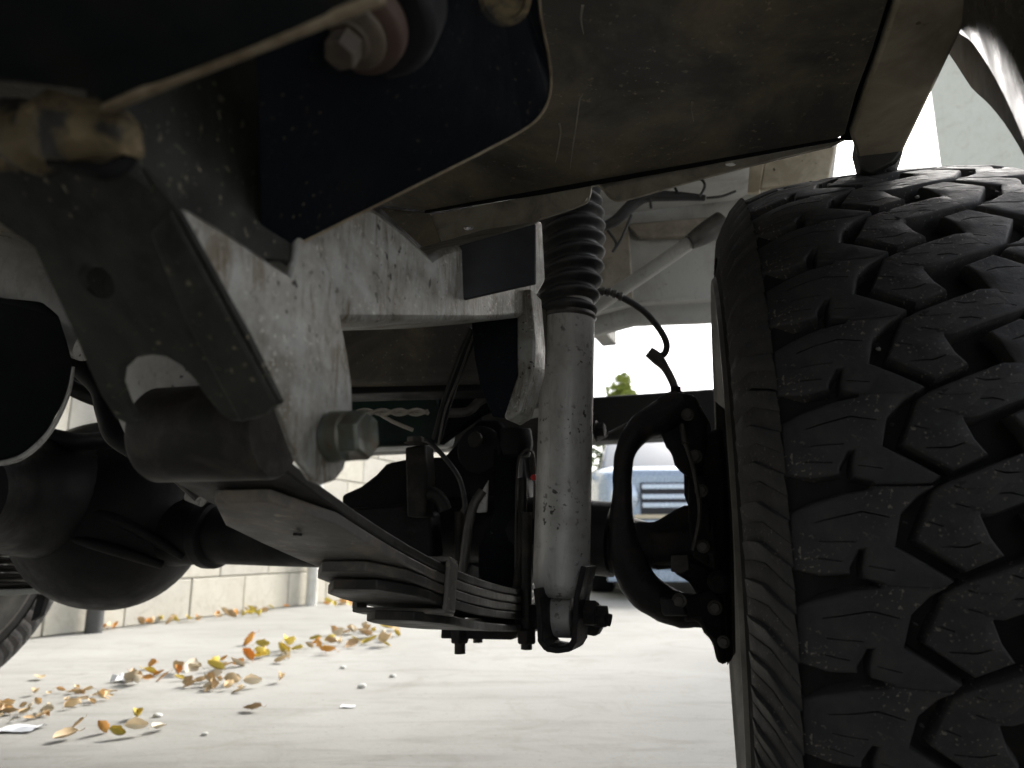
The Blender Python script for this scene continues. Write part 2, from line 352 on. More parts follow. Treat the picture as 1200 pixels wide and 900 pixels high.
# ---- body mount bracket : big blue-black plate with rim
fp = [P(300, 40, .215), P(306, 300, .295), P(322, 301, .300), P(400, 262, .31), P(480, 222, .32), P(560, 182, .33), P(612, 154, .34), P(632, 138, .34), P(643, 118, .338), P(646, 92, .333), P(642, 60, .32), P(634, 20, .305), P(622, -60, .28), P(560, -160, .25), P(300, -160, .17)]
slab('body_mount_bracket', fp, FW * .003 + UP * .002, M['navy'], truck, bevel=.0008)
rimp = fp[2:14]
rm = tube('bracket_rim', [p + FW * -.0005 for p in rimp], .0008, M['edge'], truck, 8, 3)
slab('bracket_return', [P(322, 300, .302), P(480, 221, .322), P(612, 153, .342), P(612, 130, .37), P(480, 200, .36), P(326, 285, .335)], UP * .002, M['plate'], truck, bevel=.0006)
#slab('gap_wedge', [P(318, 300, .303), P(352, 286, .31), P(345, 318, .318), P(334, 322, .318)], FW * .003, M['crack'], truck, bevel=0)
# rubber mount, washer and bolt
ax = Vector((-.009, -.013, -.033)).normalized()
mb = P(426, 22, .236)
mount = lathe('body_mount', [(-.02, .026), (-.004, .0265), (-.001, .024), (0, .0)], mb, ax, M['rubber'], truck, 40, .001)
lathe('bush', [(0, .0165), (.002, .0180), (.008, .0176), (.0095, .015), (.010, 0)], mb, ax, M['rustwash'], mount, 36, .0008)
lathe('washer', [(0, .0125), (.0025, .0128), (.0035, .0110), (.0035, 0)], mb + ax * .0100, ax, M['rustbolt'], mount, 30, .0004)
hexbolt('mount_bolt', mb + ax * .0135, ax, .0062, .011, M['rustbolt'], mount, wash=1.25)
# rust-ringed drain in the bracket (top centre)
lathe('drain_ring', [(0, .0105), (.0015, .0110), (.002, .0085), (.0005, .0078), (.0005, 0)], P(592, -3, .268), (P(0, 0, 0.001) - P(592, -3, .268)), M['mud'], truck, 26)

# ---- floor, with lateral front edge, flange, rocker
ZF = .68
def PZ(px, py, z=ZF): return G(px, py, z)
def edge_pt(px, dz=0): return None
floor_pts = [PZ(445, 240), PZ(503, 248), PZ(620, 226), PZ(740, 205), PZ(860, 184), PZ(980, 163), PZ(990, 158), PZ(1003, 110), PZ(1022, 60), PZ(1040, 0), PZ(1075, -110), T(.07, .10, ZF), T(.07, -3.4, ZF), T(-1.45, -3.4, ZF), T(-1.45, .60, ZF), T(-.62, .66, ZF)]
slab('floor_pan', floor_pts, UP * .02, M['floor'], truck, bevel=.001)
rock = slab('rocker_panel', [PZ(996, 159), PZ(1012, 110), PZ(1032, 55), PZ(1050, 0), PZ(1085, -110), T(.085, .10, ZF), T(.085, -3.4, ZF), T(.135, -3.4, ZF), T(.135, .12, ZF), PZ(1150, -10), PZ(1100, 95), PZ(1052, 193), PZ(1030, 198), PZ(1008, 195)], UP * .05, M['tan'], truck, bevel=.003)
tag(rock, 'pale tan dusty rocker strip')
slab('seam_gap', [PZ(1040, -100, ZF + .006), PZ(1100, -100, ZF + .006), PZ(1000, 165, ZF + .006), PZ(985, 165, ZF + .006)], UP * .003, M['crack'], truck, bevel=0)
# folded end of the rocker
bm = bmesh.new()
a = [P(1000, 162, .565), P(1058, 158, .555), P(1060, 176, .56), P(1050, 190, .565), P(1022, 204, .57), P(1010, 200, .572)]
add_slab(bm, a, FW * .03)
finish(bm, 'rocker_end', M['gloss'], rock, .003)
# flange below the seam, stepped out a little, with its bump
low = [(505, 252), (620, 230), (740, 209), (860, 188), (982, 166), (990, 163), (975, 170), (900, 188), (830, 206), (760, 226), (728, 234), (716, 231), (708, 222), (700, 216), (692, 218), (690, 229), (684, 238), (645, 252), (580, 272), (519, 290)]
def PE(px, py, off=0.0):
    # meet with the upright plane of the floor's front edge
    q0 = PZ(500, 250); q1 = PZ(980, 165); e = (q1 - q0).normalized(); n = Vector((-e.y, e.x, 0)) if True else None
    d = P(px, py, 1.0) - Vector((0, 0, HC)); q = q0 + n * off
    t = (q - Vector((0, 0, HC))).dot(n) / d.dot(n); return Vector((0, 0, HC)) + d * t
fl = slab('floor_flange', [PE(*p, -.003) for p in low], FW * .003, M['flange'], truck, holes=[[PE(549 + 6 * math.cos(a), 267 + 3 * math.sin(a), -.003) for a in [i * math.pi / 5 for i in range(10)]], [PE(856 + 7 * math.cos(a), 192 + 3 * math.sin(a), -.003) for a in [i * math.pi / 5 for i in range(10)]]], bevel=.0006)
slab('flange_corner', [PE(445, 243, -.002), PE(504, 250, -.0045), PE(519, 290, -.0045), PE(505, 299, -.003)], FW * .003, M['floor'], truck, bevel=.0006)
tube('flange_lip', [PE(*p, -.003) for p in [(519, 291), (580, 273), (645, 253), (684, 239), (691, 229), (693, 219), (700, 217), (708, 223), (716, 232), (728, 235), (760, 227), (830, 207), (900, 189), (975, 171)]], .0012, M['flange'], truck, 8, 4)
slab('seam_line', [PE(497, 246, -.0064), PE(640, 222, -.0064), PE(800, 193, -.0064), PE(985, 161, -.0064), PE(985, 164, -.0064), PE(800, 197, -.0064), PE(640, 226, -.0064), PE(497, 249, -.0064)], FW * .002, M['crack'], truck, bevel=0)

for pts in ([(683, 108), (679, 118), (676, 140), (673, 160), (668, 198)], [(655, 143), (657, 155), (653, 180), (651, 190)], [(683, 5), (681, 22), (684, 40)], [(812, 118), (811, 128), (813, 142)]):
    tube('mud_drip', [PZ(x, y, ZF + .0003) for x, y in pts], [.0011] + [.0008] * (len(pts) - 2) + [.0004], M['flange'], truck, 8)
# ---- black rubber flap
flap = slab('rubber_flap', [P(536, 288, .47), P(543, 351, .475), P(627, 332, .49), P(627, 262, .49)], FW * .003, M['rubber'], truck, bevel=.0007)

# ---- bump stop bracket under the rail
bb = P(583, 370, .60)
brk = slab('bump_stop_bracket', [P(552, 376, .60), P(606, 372, .60), P(608, 440, .60), P(600, 470, .60), P(592, 490, .60), P(577, 488, .60), P(563, 455, .60), P(556, 420, .60)], FW * .012, M['navy'], truck, bevel=.001)
slab('bracket_side', [P(605, 340, .598), P(622, 338, .59), P(627, 400, .59), P(626, 430, .59), P(610, 484, .592), P(596, 493, .598), P(590, 489, .598), P(606, 440, .598)], FW * .03, M['silver'], brk, bevel=.003)

# ---- inner structure seen under the rail
inn = slab('inner_cross_member', [P(385, 360, .80), P(640, 360, .76), P(640, 430, .76), P(565, 445, .78), P(400, 450, .80), P(385, 440, .80)], FW * .05, M['floor'], truck, bevel=.004)
slab('cross_member_return', [P(385, 449, .82), P(600, 444, .80), P(600, 456, .80), P(385, 462, .82)], FW * .05, M['axle'], truck, bevel=.002)
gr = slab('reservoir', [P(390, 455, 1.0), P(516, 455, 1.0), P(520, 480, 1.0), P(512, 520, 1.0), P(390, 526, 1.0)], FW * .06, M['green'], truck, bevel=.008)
tag(gr, 'dark box with a green lens flare painted into its colour, pale twisted wire in front')
slab('side_bar', [P(515, 450, .95), P(600, 445, .95), P(604, 466, .95), P(560, 485, .95), P(512, 520, .95)], FW * .02, M['navy'], truck)
tube('pale_rod', [P(524, 484, .92), P(548, 482, .92), P(562, 470, .92), P(580, 460, .92)], .006, M['rustgrey'], truck, 10)
for ph in (0, math.pi):
    tube('twisted_wire', [P(418 + i * 3.5, 483 + 2.6 * math.sin(i * .55 + ph), .93 + .003 * math.cos(i * .55 + ph)) for i in range(25)], .0026, M['wire'], truck, 8, 2)
tube('wire_tail', [P(443, 484, .93), P(460, 494, .93), P(484, 504, .93)], .0024, M['wire'], truck, 8, 2)
tube('dark_strut', [P(556, 385, .74), P(540, 425, .76), P(524, 470, .78), P(512, 515, .80)], .006, M['axle'], truck, 10)
tube('thin_line', [P(556, 390, .72), P(538, 440, .73), P(522, 480, .74), P(514, 520, .75)], .0012, M['rustgrey'], truck, 8)
tube('thin_hose', [P(500, 515, .80), P(520, 535, .80), P(538, 560, .80), P(545, 590, .80), P(542, 600, .80)], .0028, M['boot'], truck, 10)

# ---- black pan and shiny shells at far left
bm = bmesh.new()
a = [P(*p) for p in [(-90, 330, .46), (-20, 345, .45), (50, 352, .45), (70, 368, .45), (80, 400, .45), (88, 430, .45), (80, 465, .45), (58, 505, .45), (30, 532, .45), (0, 542, .45), (-90, 545, .46)]]
add_slab(bm, a, FW * .03 - RG * .14)
finish(bm, 'gearbox_pan', M['black'], truck, .012)
tube('pan_lip', [P(86, 430, .447), P(79, 465, .447), P(58, 506, .447), P(30, 533, .447), P(0, 543, .447), P(-60, 548, .45)], [.0008, .0012, .0016, .0018, .0016, .001], M['shock'], truck, 12)
tube('gearbox_housing', [P(-220, 322, .56), P(-60, 328, .55), P(30, 345, .54), P(110, 400, .54)], [.05, .045, .038, .018], M['shock'], truck, 30)
# linkage silhouettes around the bright gap
tube('steering_link', [P(60, 512, 1.0), P(95, 518, 1.0), P(140, 516, .98), P(190, 530, .96), P(240, 560, .94)], [.012, .012, .012, .013, .014], M['axle'], truck)
tube('bent_pipe', [P(90, 425, .62), P(118, 452, .62), P(126, 480, .62), P(138, 506, .62), P(160, 522, .62)], [.010, .010, .010, .012, .012], M['axle'], truck)
tube('upper_link', [P(60, 442, .9), P(110, 466, .9), P(150, 470, .9)], [.010, .010, .012], M['axle'], truck)
tube('thin_brake_line', [P(150, 530, .8), P(170, 528, .8), P(196, 552, .8), P(232, 585, .8)], .004, M['rustgrey'], truck, 8)

# ---- front axle : housing, differential bulge, tubes
AY = 1.08
dc = P(130, 594, 1.14)
bm = bmesh.new()
bmesh.ops.create_uvsphere(bm, u_segments=48, v_segments=32, radius=1)
for v in bm.verts:
    p = v.co.copy(); x, y, z = p
    z2 = z * (.150 if z < 0 else .13)
    r = 1 + .05 * math.cos(6 * math.atan2(z, x)) * (1 if y < 0 else 0)
    v.co = dc + RG * (x * .150) + FW * (y * .13) + UP * (z2 - .012 * (x > 0) * x)
housing = finish(bm, 'differential_housing', M['axle'], truck, smooth=60)
for s0, s1, s2 in (((60, 590), (130, 606), (215, 652)), ((45, 618), (120, 640), (190, 662))):
    tube('casting_rib', [P(s0[0], s0[1], 1.03), P(s1[0], s1[1], 1.02), P(s2[0], s2[1], 1.06)], [.006, .008, .006], M['axle'], housing, 12)
tube('axle_tube', [P(205, 622, 1.10), P(255, 626, 1.08), P(400, 628, 1.03), P(560, 620, .97), P(720, 632, .90)], [.052, .042, .042, .042, .044], M['axle'], truck, 26)
lathe('tube_collar', [(-.012, .040), (-.01, .048), (.008, .048), (.012, .040)], P(250, 626, 1.08), RG, M['axle'], truck, 32, .002)
tube('left_axle_tube', [P(20, 590, 1.2), P(-250, 600, 1.35)], .045, M['axle'], truck, 26, 1)
tube('pinion_nose', [P(60, 580, 1.05), P(-10, 578, .95), P(-60, 576, .85)], [.09, .072, .06], M['axle'], truck, 30)
tube('grey_knob', [P(222, 577, 1.0), P(240, 584, 1.0)], .012, M['silver'], truck, 12, 1)

# ---- spring seat, u-bolts, dark bracketry on the axle
Y0 = .93
slab('spring_perch', [P(*p, Y0 + .05) for p in [(400, 600), (400, 580), (422, 570), (440, 556), (452, 543), (475, 538), (520, 535), (548, 505), (560, 492), (585, 492), (600, 510), (612, 530), (622, 600), (624, 722), (566, 722), (562, 700), (566, 668), (546, 660), (540, 690), (530, 690), (528, 662), (516, 658), (500, 655), (440, 648), (405, 640)]], FW * .07, M['axle'], truck, bevel=.004)
slab('perch_web', [P(404, 596, .90), P(480, 590, .90), P(505, 600, .90), P(508, 655, .90), P(470, 655, .90), P(430, 640, .90), P(400, 622, .90)], FW * .03, M['cast'], truck, bevel=.004)
post = slab('mounting_post', [P(474, 524, .86), P(498, 520, .86), P(500, 556, .86), P(498, 606, .86), P(476, 606, .86)], FW * .025, M['leafedge'], truck, bevel=.003)
hexbolt('post_bolt', P(487, 520, .85), UP, .010, .008, M['rustgrey'], post, wash=1.3)
disc = lathe('perch_disc', [(0, .030), (.01, .030), (.012, .028), (.012, 0)], P(565, 528, .93), -FW, M['axle'], truck, 32, .002)
lathe('disc_rivet', [(0, .010), (.003, .009), (.004, 0)], P(557, 515, .91), -FW, M['leafedge'], disc, 20)
# inverted U strap with bright rim
tube('strap_rim', [P(604, 700, .90), P(605, 600, .90), P(607, 545, .90), P(613, 530, .90), P(621, 528, .90), P(626, 540, .90), P(626, 600, .90), P(622, 700, .90)], .0016, M['rustgrey'], truck, 8)
slab('strap_face', [P(578, 526, .91), P(607, 527, .91), P(604, 700, .91), P(560, 700, .91), P(560, 640, .91), P(578, 600, .91)], FW * .02, M['navy'], truck, bevel=.002)
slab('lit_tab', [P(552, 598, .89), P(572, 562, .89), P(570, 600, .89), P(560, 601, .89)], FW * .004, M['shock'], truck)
tube('breather_pipe', [P(566, 575, .87), P(556, 590, .87), P(550, 612, .87), P(546, 640, .87), P(541, 690, .87)], .0055, M['rustgrey'], truck, 12)
tube('pipe_elbow', [P(496, 585, .87), P(505, 578, .87), P(516, 585, .87), P(522, 598, .87)], .008, M['leafedge'], truck, 12)
lathe('red_mark', [(0, .0035), (.006, .0035), (.006, 0)], P(627, 560, .88), -FW, grime('red_paint', (.5, .03, .03), seed=30), truck, 14)
# bottom plate and u-bolt ends
pl = slab('u_bolt_plate', [P(517, 731, .92), P(608, 727, .90), P(612, 738, .90), P(600, 750, .90), P(516, 748, .92)], FW * .10, M['cast'], truck, bevel=.002)
def ubolt(x, y0, y1, Y, r=.0065):
    o = tube('u_bolt', [P(x, y0, Y), P(x, y1, Y)], r, M['leafedge'], truck, 14, 1); return o
for x, Y, ya, yb in ((539, .92, 600, 766), (617, .88, 600, 761)):
    o = ubolt(x, ya, yb, Y)
    lathe('nut', [(0, .0115), (.014, .0115), (.016, .010), (.016, 0)], P(x, 737, Y), -UP, M['cast'], o, 6, .001)
ubolt(560, 640, 753, 1.04); 
tube('u_bolt', [P(604, 760 - 60, .90), P(611, 640, .90), P(613, 560, .90)], .0055, M['leafedge'], truck, 14)
slab('pad_arm', [P(598, 712, .89), P(640, 706, .86), P(640, 735, .86), P(625, 738, .87), P(604, 735, .89)], FW * .03, M['cast'], truck, bevel=.003)

# ---- shock absorber
shock = empty('shock_absorber', P(657, 700, .78), truck)
YS = .78
a0, a1 = P(666, 372, YS), P(657, 700, YS); axs = (a1 - a0).normalized(); L = (a1 - a0).length
rs = .029
lathe('damper_body', [(-.02, rs * .9), (0, rs * .92), (.001, rs), (L * .9, rs), (L * .955, rs * .97), (L * .985, rs * .84), (L, rs * .6), (L, 0)], a0, axs, M['shock'], shock, 48)
lathe('body_ring', [(0, rs * 1.03), (.004, rs * 1.06), (.007, rs * 1.0)], a0 - axs * .003, axs, M['rustgrey'], shock, 48, .0005)
b0, b1 = P(667, 205, YS + .01), P(665, 374, YS)
prof = []; nr = 11; LB = (b1 - b0).length
for i in range(nr * 8 + 1):
    t = i / (nr * 8); taper = .93 + .12 * math.sin(t * math.pi) - .03 * t; prof.append((LB * t, (.0330 + .0042 * math.cos(t * nr * 2 * math.pi + math.pi)) * taper))
bm = bmesh.new(); add_lathe(bm, prof, b0, b1 - b0, 44)
# the bellows sag a little: shift by a curve
for v in bm.verts:
    t = (v.co - b0).dot((b1 - b0).normalized()) / LB
    v.co += Vector((.006 * math.sin(t * math.pi) - .002, 0, .006 * (v.co.x - b0.x) / .03 * math.sin(t * math.pi)))
finish(bm, 'bellows_boot', M['boot'], shock, smooth=70)
tube('damper_rod', [b0 - UP * .12, b1], .009, M['rustgrey'], shock, 16, 1)
# fork
fk = bmesh.new()
pp = [P(636, 690, .765), P(640, 720, .765), P(641, 748, .765), P(648, 757, .765), P(660, 759, .765), P(674, 757, .765), P(679, 748, .765), P(682, 700, .765), P(690, 665, .765)]
for p, q in zip(pp, pp[1:]):
    c = (p + q) / 2; h = (q - p) / 2; nn = h.cross(FW).normalized(); add_box(fk, c, h * 1.12, FW * .022, nn * .0028)
finish(fk, 'lower_fork', M['cast'], shock, .001)
lathe('lower_eye', [(-.013, .004), (-.012, .021), (.012, .021), (.013, .004)], P(660, 722, .785), RG, M['shock'], shock, 32, .001)
bt = hexbolt('lower_bolt', P(682, 718, .775), RG, .013, .016, M['cast'], shock, wash=1.2)
tube('bolt_thread', [P(690, 720, .775), P(716, 727, .775)], .0062, M['cast'], shock, 14, 1)
lathe('lock_nut', [(0, .0115), (.012, .0115), (.013, .008), (.013, 0)], P(697, 722, .775), RG, M['cast'], shock, 6, .0008)
slab('shock_mount_plate', [P(683, 705, .80), P(700, 710, .80), P(704, 735, .80), P(698, 746, .80), P(684, 744, .80)], FW * .02, M['cast'], truck, bevel=.002)
# frame/tower behind the shock, mottled
slab('shock_tower', [P(625, 240, .84), P(640, 240, .84), P(632, 380, .84), P(632, 478, .84), P(604, 484, .84), P(600, 470, .84), P(618, 440, .84), P(622, 380, .84)], FW * .05, M['shock'], truck, bevel=.003)
slab('tower_back', [P(560, 440, 1.0), P(650, 430, 1.0), P(650, 560, 1.0), P(570, 560, 1.0)], FW * .02, M['rustgrey'], truck)
lathe('bump_rubber', [(0, .020), (.02, .022), (.035, .018), (.035, 0)], P(604, 503, .92), -UP, M['axle'], truck, 24, .002)

# ---- steering knuckle: thick C arm with bosses
kn = empty('steering_knuckle', P(770, 600, .88), truck)
bm = bmesh.new()
add_tube(bm, [P(800, 478, .86), P(775, 490, .86), P(748, 505, .86), (P(732, 535, .86)), P(729, 580, .86), P(730, 625, .86), P(738, 662, .86), P(758, 694, .86), P(792, 713, .86), P(832, 716, .86)],
         [.022, .021, .0155, .0115, .0115, .0155, .020, .021, .0195, .018], 22)
for v in bm.verts: v.co += Vector(noise.noise_vector(v.co * 70)) * .0013
finish(bm, 'knuckle_arm', M['cast'], kn, smooth=70)
slab('upper_boss', [P(*p, .85) for p in [(768, 466), (780, 460), (806, 459), (815, 464), (822, 480), (829, 490), (828, 520), (822, 552), (812, 560), (800, 556), (790, 545), (786, 530), (780, 524), (770, 500)]], FW * .05, M['cast'], kn, bevel=.006)
slab('spindle_mount', [P(*p, .86) for p in [(800, 530), (828, 505), (846, 500), (852, 560), (856, 640), (858, 760), (858, 778), (842, 776), (836, 752), (826, 738), (818, 700), (806, 682), (786, 670), (800, 640), (812, 610), (801, 580)]], FW * .06, M['cast'], kn, bevel=.006)
slab('lower_boss', [P(*p, .84) for p in [(800, 700), (836, 690), (848, 700), (852, 780), (840, 778), (834, 752), (824, 742), (818, 728), (800, 730)]], FW * .04, M['cast'], kn, bevel=.005)
tube('axle_shaft', [P(690, 636, .92), P(745, 638, .89), P(770, 642, .88), P(810, 640, .87), P(840, 640, .86)], [.040, .030, .022, .022, .034], M['cast'], kn, 26)
slab('joint_yoke', [P(*p, .87) for p in [(744, 610), (766, 612), (792, 596), (806, 590), (812, 600), (808, 664), (770, 668), (744, 660)]], FW * .05, M['cast'], kn, bevel=.005)
slab('small_tab', [P(786, 651, .84), P(806, 650, .84), P(808, 668, .84), P(798, 672, .84), P(786, 670, .84)], FW * .008, M['rustgrey'], kn)
hexbolt('knuckle_bolt', P(842, 682, .84), -FW, .009, .010, M['cast'], kn)
hexbolt('knuckle_bolt', P(815, 535, .845), -FW, .006, .006, M['rustgrey'], kn)
hexbolt('steering_stop', P(792, 461, .87), UP, .007, .008, M['cast'], kn)
slab('caliper_bracket', [P(*p, .835) for p in [(806, 560), (826, 556), (832, 600), (836, 640), (830, 662), (812, 655), (806, 610)]], FW * .02, M['cast'], kn, bevel=.003)
slab('brake_shield', [P(*p, .87) for p in [(838, 470), (850, 480), (856, 560), (860, 660), (862, 765), (852, 780), (846, 700), (842, 600)]], FW * .004, M['rustgrey'], kn, bevel=.001)
for x_, y_, r_ in ((822, 575, .0055), (824, 640, .0055), (838, 712, .006), (806, 486, .0055), (848, 752, .005), (796, 704, .006)):
    hexbolt('hub_bolt', P(x_, y_, .832), -FW, r_, .006, M['rustgrey'], kn)
tube('brake_pipe', [P(803, 520, .835), P(812, 548, .83), P(820, 600, .825), P(812, 645, .83)], .0025, M['rustgrey'], kn, 8)
slab('joint_boot', [P(*p, .83) for p in [(772, 700), (800, 706), (806, 722), (776, 722)]], FW * .02, M['boot'], kn, bevel=.003)
tube('track_rod', [P(690, 505, .95), P(704, 497, .95)], .018, M['cast'], truck, 18, 1)
tube('drag_wire', [P(712, 508, .95), P(745, 492, .93), P(775, 480, .90)], .0014, M['rustgrey'], truck, 8)
hexbolt('rod_end', P(698, 505, .92), RG, .010, .012, M['cast'], truck)
# brake hose
tube('brake_hose', [P(700, 341, .90), P(716, 343, .90), P(735, 352, .90), P(756, 366, .90), P(773, 386, .90), P(781, 402, .90), P(779, 414, .90), P(770, 419, .90)], .0042, M['boot'], truck, 14)
for i, (x, y) in enumerate(((704, 341), (711, 342), (718, 344), (725, 347))):
    lathe('hose_ferrule', [(0, .0055), (.004, .006), (.005, .0045)], P(x, y, .90), P(x + 8, y + 2, .90) - P(x, y, .90), M['rustgrey'], truck, 14)
tube('hose_joint', [P(760, 412, .90), P(770, 420, .90), P(780, 432, .90), P(790, 452, .89), P(797, 480, .86), P(803, 520, .84)], [.007, .008, .0055, .005, .0042, .004], M['rustgrey'], truck, 14)

# ---- inner wing panels, hoses above
wing = slab('inner_wing', [P(*p) for p in [(620, 150, 1.30), (905, 150, 1.30), (905, 330, 1.30), (870, 372, 1.30), (826, 377, 1.30), (742, 380, 1.30), (700, 391, 1.30), (686, 398, 1.30), (620, 398, 1.30)]], FW * .02, M['grey'], truck, bevel=.004)
slab('wing_rib', [P(734, 262, 1.28), P(850, 252, 1.28), P(852, 275, 1.28), P(748, 278, 1.28)], FW * .018, M['flange'], wing, bevel=.003)
slab('wing_lip', [P(686, 355, 1.27), P(740, 352, 1.27), P(850, 346, 1.27), P(850, 350, 1.27), P(740, 356, 1.27), P(700, 366, 1.27), P(686, 372, 1.27)], FW * .02, M['grey'], wing, bevel=.002)
slab('wing_panel', [P(690, 262, 1.285), P(736, 258, 1.285), P(742, 350, 1.285), P(690, 360, 1.285)], FW * .01, M['flange'], wing, bevel=.002)
slab('wing_top', [P(690, 205, 1.1), P(905, 165, 1.0), P(905, 215, 1.28), P(860, 235, 1.28), P(690, 255, 1.28)], UP * .01, M['grey'], truck)
tube('steady_bar', [P(694, 362, 1.15), P(760, 318, 1.12), P(812, 282, 1.10)], .0115, M['grey'], truck, 18)
tube('bar_end', [P(808, 284, 1.095), P(825, 274, 1.095), P(846, 260, 1.095)], [.012, .017, .018], M['rustgrey'], truck, 14)
tube('loom_tube', [P(700, 268, 1.1), P(722, 258, 1.1), P(752, 232, 1.1), P(790, 230, 1.1), P(826, 232, 1.1)], [.006, .009, .010, .008, .005], M['boot'], truck, 14)
for pts in ([(800, 214), (820, 210), (826, 218), (820, 230)], [(762, 232), (763, 244)], [(790, 218), (794, 226)], [(712, 270), (722, 285), (718, 295)], [(740, 252), (728, 280), (718, 295)], [(828, 232), (846, 230), (862, 224)]):
    tube('thin_cable', [P(x, y, 1.09) for x, y in pts], .0022, M['boot'], truck, 8)
slab('wing_strut', [P(880, 178, 1.0), P(898, 175, 1.0), P(890, 225, 1.0), P(876, 225, 1.0)], FW * .01, M['tan'], truck)
slab('wheel_arch_brace', [P(896, 186, .95), P(980, 170, .95), P(970, 215, .95), P(890, 222, .95)], FW * .01, M['tan'], truck, bevel=.003)
# ---- wheel arch flare swept round the wheel, right top
def sweep(name, prof, mat, parent, a0=70, a1=205, n=60, thick=.003):
    bm = bmesh.new(); rows_ = []
    for i in range(n + 1):
        a = R(a0 + (a1 - a0) * i / n)
        g_ = 1 + 1.6 * max(0, (R(132) - a) / R(132)) ** 1.35          # the arch opens out towards the front
        rows_.append([bm.verts.new(T(l, .85 + r * g_ * math.cos(a), .362 + r * (g_ if a > 0 else 1) * math.sin(a) * (1 if a > R(90) else .72 + .28 * math.sin(max(a, 0)) ** .5))) for r, l in prof])
    for a, b in zip(rows_, rows_[1:]):
        for k in range(len(prof) - 1): bm.faces.new((a[k], a[k + 1], b[k + 1], b[k]))
    bmesh.ops.solidify(bm, geom=bm.faces[:], thickness=thick)
    return finish(bm, name, mat, parent, 0, 50)
flare = sweep('arch_flare', [(.431, .158), (.428, .150), (.445, .149), (.461, .150)], M['flarebrown'], truck)
sweep('flare_flank', [(.461, .152), (.45, .178), (.436, .184), (.436, .188), (.47, .186), (.53, .165), (.60, .14)], M['gloss'], flare)
sweep('arch_liner', [(.464, .152), (.470, .138), (.484, .127), (.52, .120), (.60, .122)], M['liner'], truck)

# ---- front bumper beam and outer body (out of direct view, shades the underside)
bmp = tbox('bumper_beam', -1.5, .22, 1.62, 1.70, .590, .692, M['axle'], truck, .006)
tbox('body_side', .10, .135, -3.4, .56, .735, 1.05, M['paint'], truck, .01)
tbox('body_side', -1.5, -1.465, -3.4, .56, .735, 1.05, M['paint'], truck, .01)
tbox('bonnet', -1.25, -.10, .50, 1.60, 1.10, 1.14, M['paint'], truck, .015)
tbox('front_wing', -.10, .13, .70, 1.60, 1.02, 1.06, M['paint'], truck, .012)
tbox('front_wing', -1.5, -1.25, .70, 1.60, 1.02, 1.06, M['paint'], truck, .012)
tbox('cab_body', -1.46, .095, -3.4, .50, .99, 1.14, M['paint'], truck, .02)
tbox('bulkhead', -1.40, -.30, .62, .64, .72, 1.09, M['floor'], truck, .003)
tbox('radiator_panel', -1.15, -.50, 1.50, 1.54, .80, 1.09, M['axle'], truck, .003)
tbox('inner_wing_side', -.33, -.30, .66, 1.45, .76, 1.09, M['grey'], truck, .003)
tbox('far_frame_rail', -1.10, -1.04, -3.3, 1.60, .615, .675, M['black'], truck, .004)
tbox('engine_block', -.88, -.48, .75, 1.35, .62, 1.0, M['cast'], truck, .02)

# ================================================================== WHEEL
PITCHES = 40; PA = 2 * math.pi / PITCHES; RT = .362; HW = .112
def Rw(w):
    a = abs(w) / HW; return RT - .009 * a * a - .004 * max(0, a - .8) * 5
def inset(poly, d):
    n = len(poly); out = []
    A = sum(poly[i][0] * poly[(i + 1) % n][1] - poly[(i + 1) % n][0] * poly[i][1] for i in range(n)); sg = 1 if A > 0 else -1
    for i in range(n):
        p0, p1, p2 = Vector(poly[i - 1]), Vector(poly[i]), Vector(poly[(i + 1) % n])
        e1 = (p1 - p0).normalized(); e2 = (p2 - p1).normalized()
        n1 = Vector((-e1.y, e1.x)) * sg; n2 = Vector((-e2.y, e2.x)) * sg
        b = (n1 + n2); k = max(b.length_squared / 2, .45); out.append(tuple(p1 + b * (d / k)))
    return out
RP = RT * PA     # metres per pitch
def tp(u, v):
    """pattern sheet units -> (across the tread, along the tread) in metres"""
    return (-HW + (u - 190 - .06 * v - .00015 * (u - 200) * (v - 330)) * .000157, -(v - 330) / 460 * RP)
SYM = (0.0, -.445 * RP)
def rot(p): return (2 * SYM[0] - p[0], 2 * SYM[1] - p[1])
SHO = [(198, 455), (300, 478), (388, 466), (386, 440), (418, 352), (446, 350), (438, 440), (444, 484), (512, 508), (516, 522), (640, 526), (706, 524), (728, 496), (640, 425), (533, 345), (548, 190), (604, 105), (654, 70), (590, 72), (462, 66), (456, 82), (372, 98), (260, 140), (188, 182)]
SHO_S = [[(270, 228), (425, 182), (515, 210)], [(285, 320), (405, 322)], [(270, 398), (365, 413)], [(455, 432), (540, 452)], [(560, 230), (575, 238)]]
ARR = [(704, 66), (925, -58), (985, -55), (1046, 92), (1000, 102), (880, 80), (797, 215), (836, 320), (880, 392), (772, 460), (607, 325), (656, 105)]
ARR_S = [[(722, 165), (785, 190)], [(640, 245), (690, 266)], [(680, 356), (765, 358), (808, 338)], [(715, 84), (748, 100), (835, 96)], [(835, 15), (870, 30), (930, 28)]]
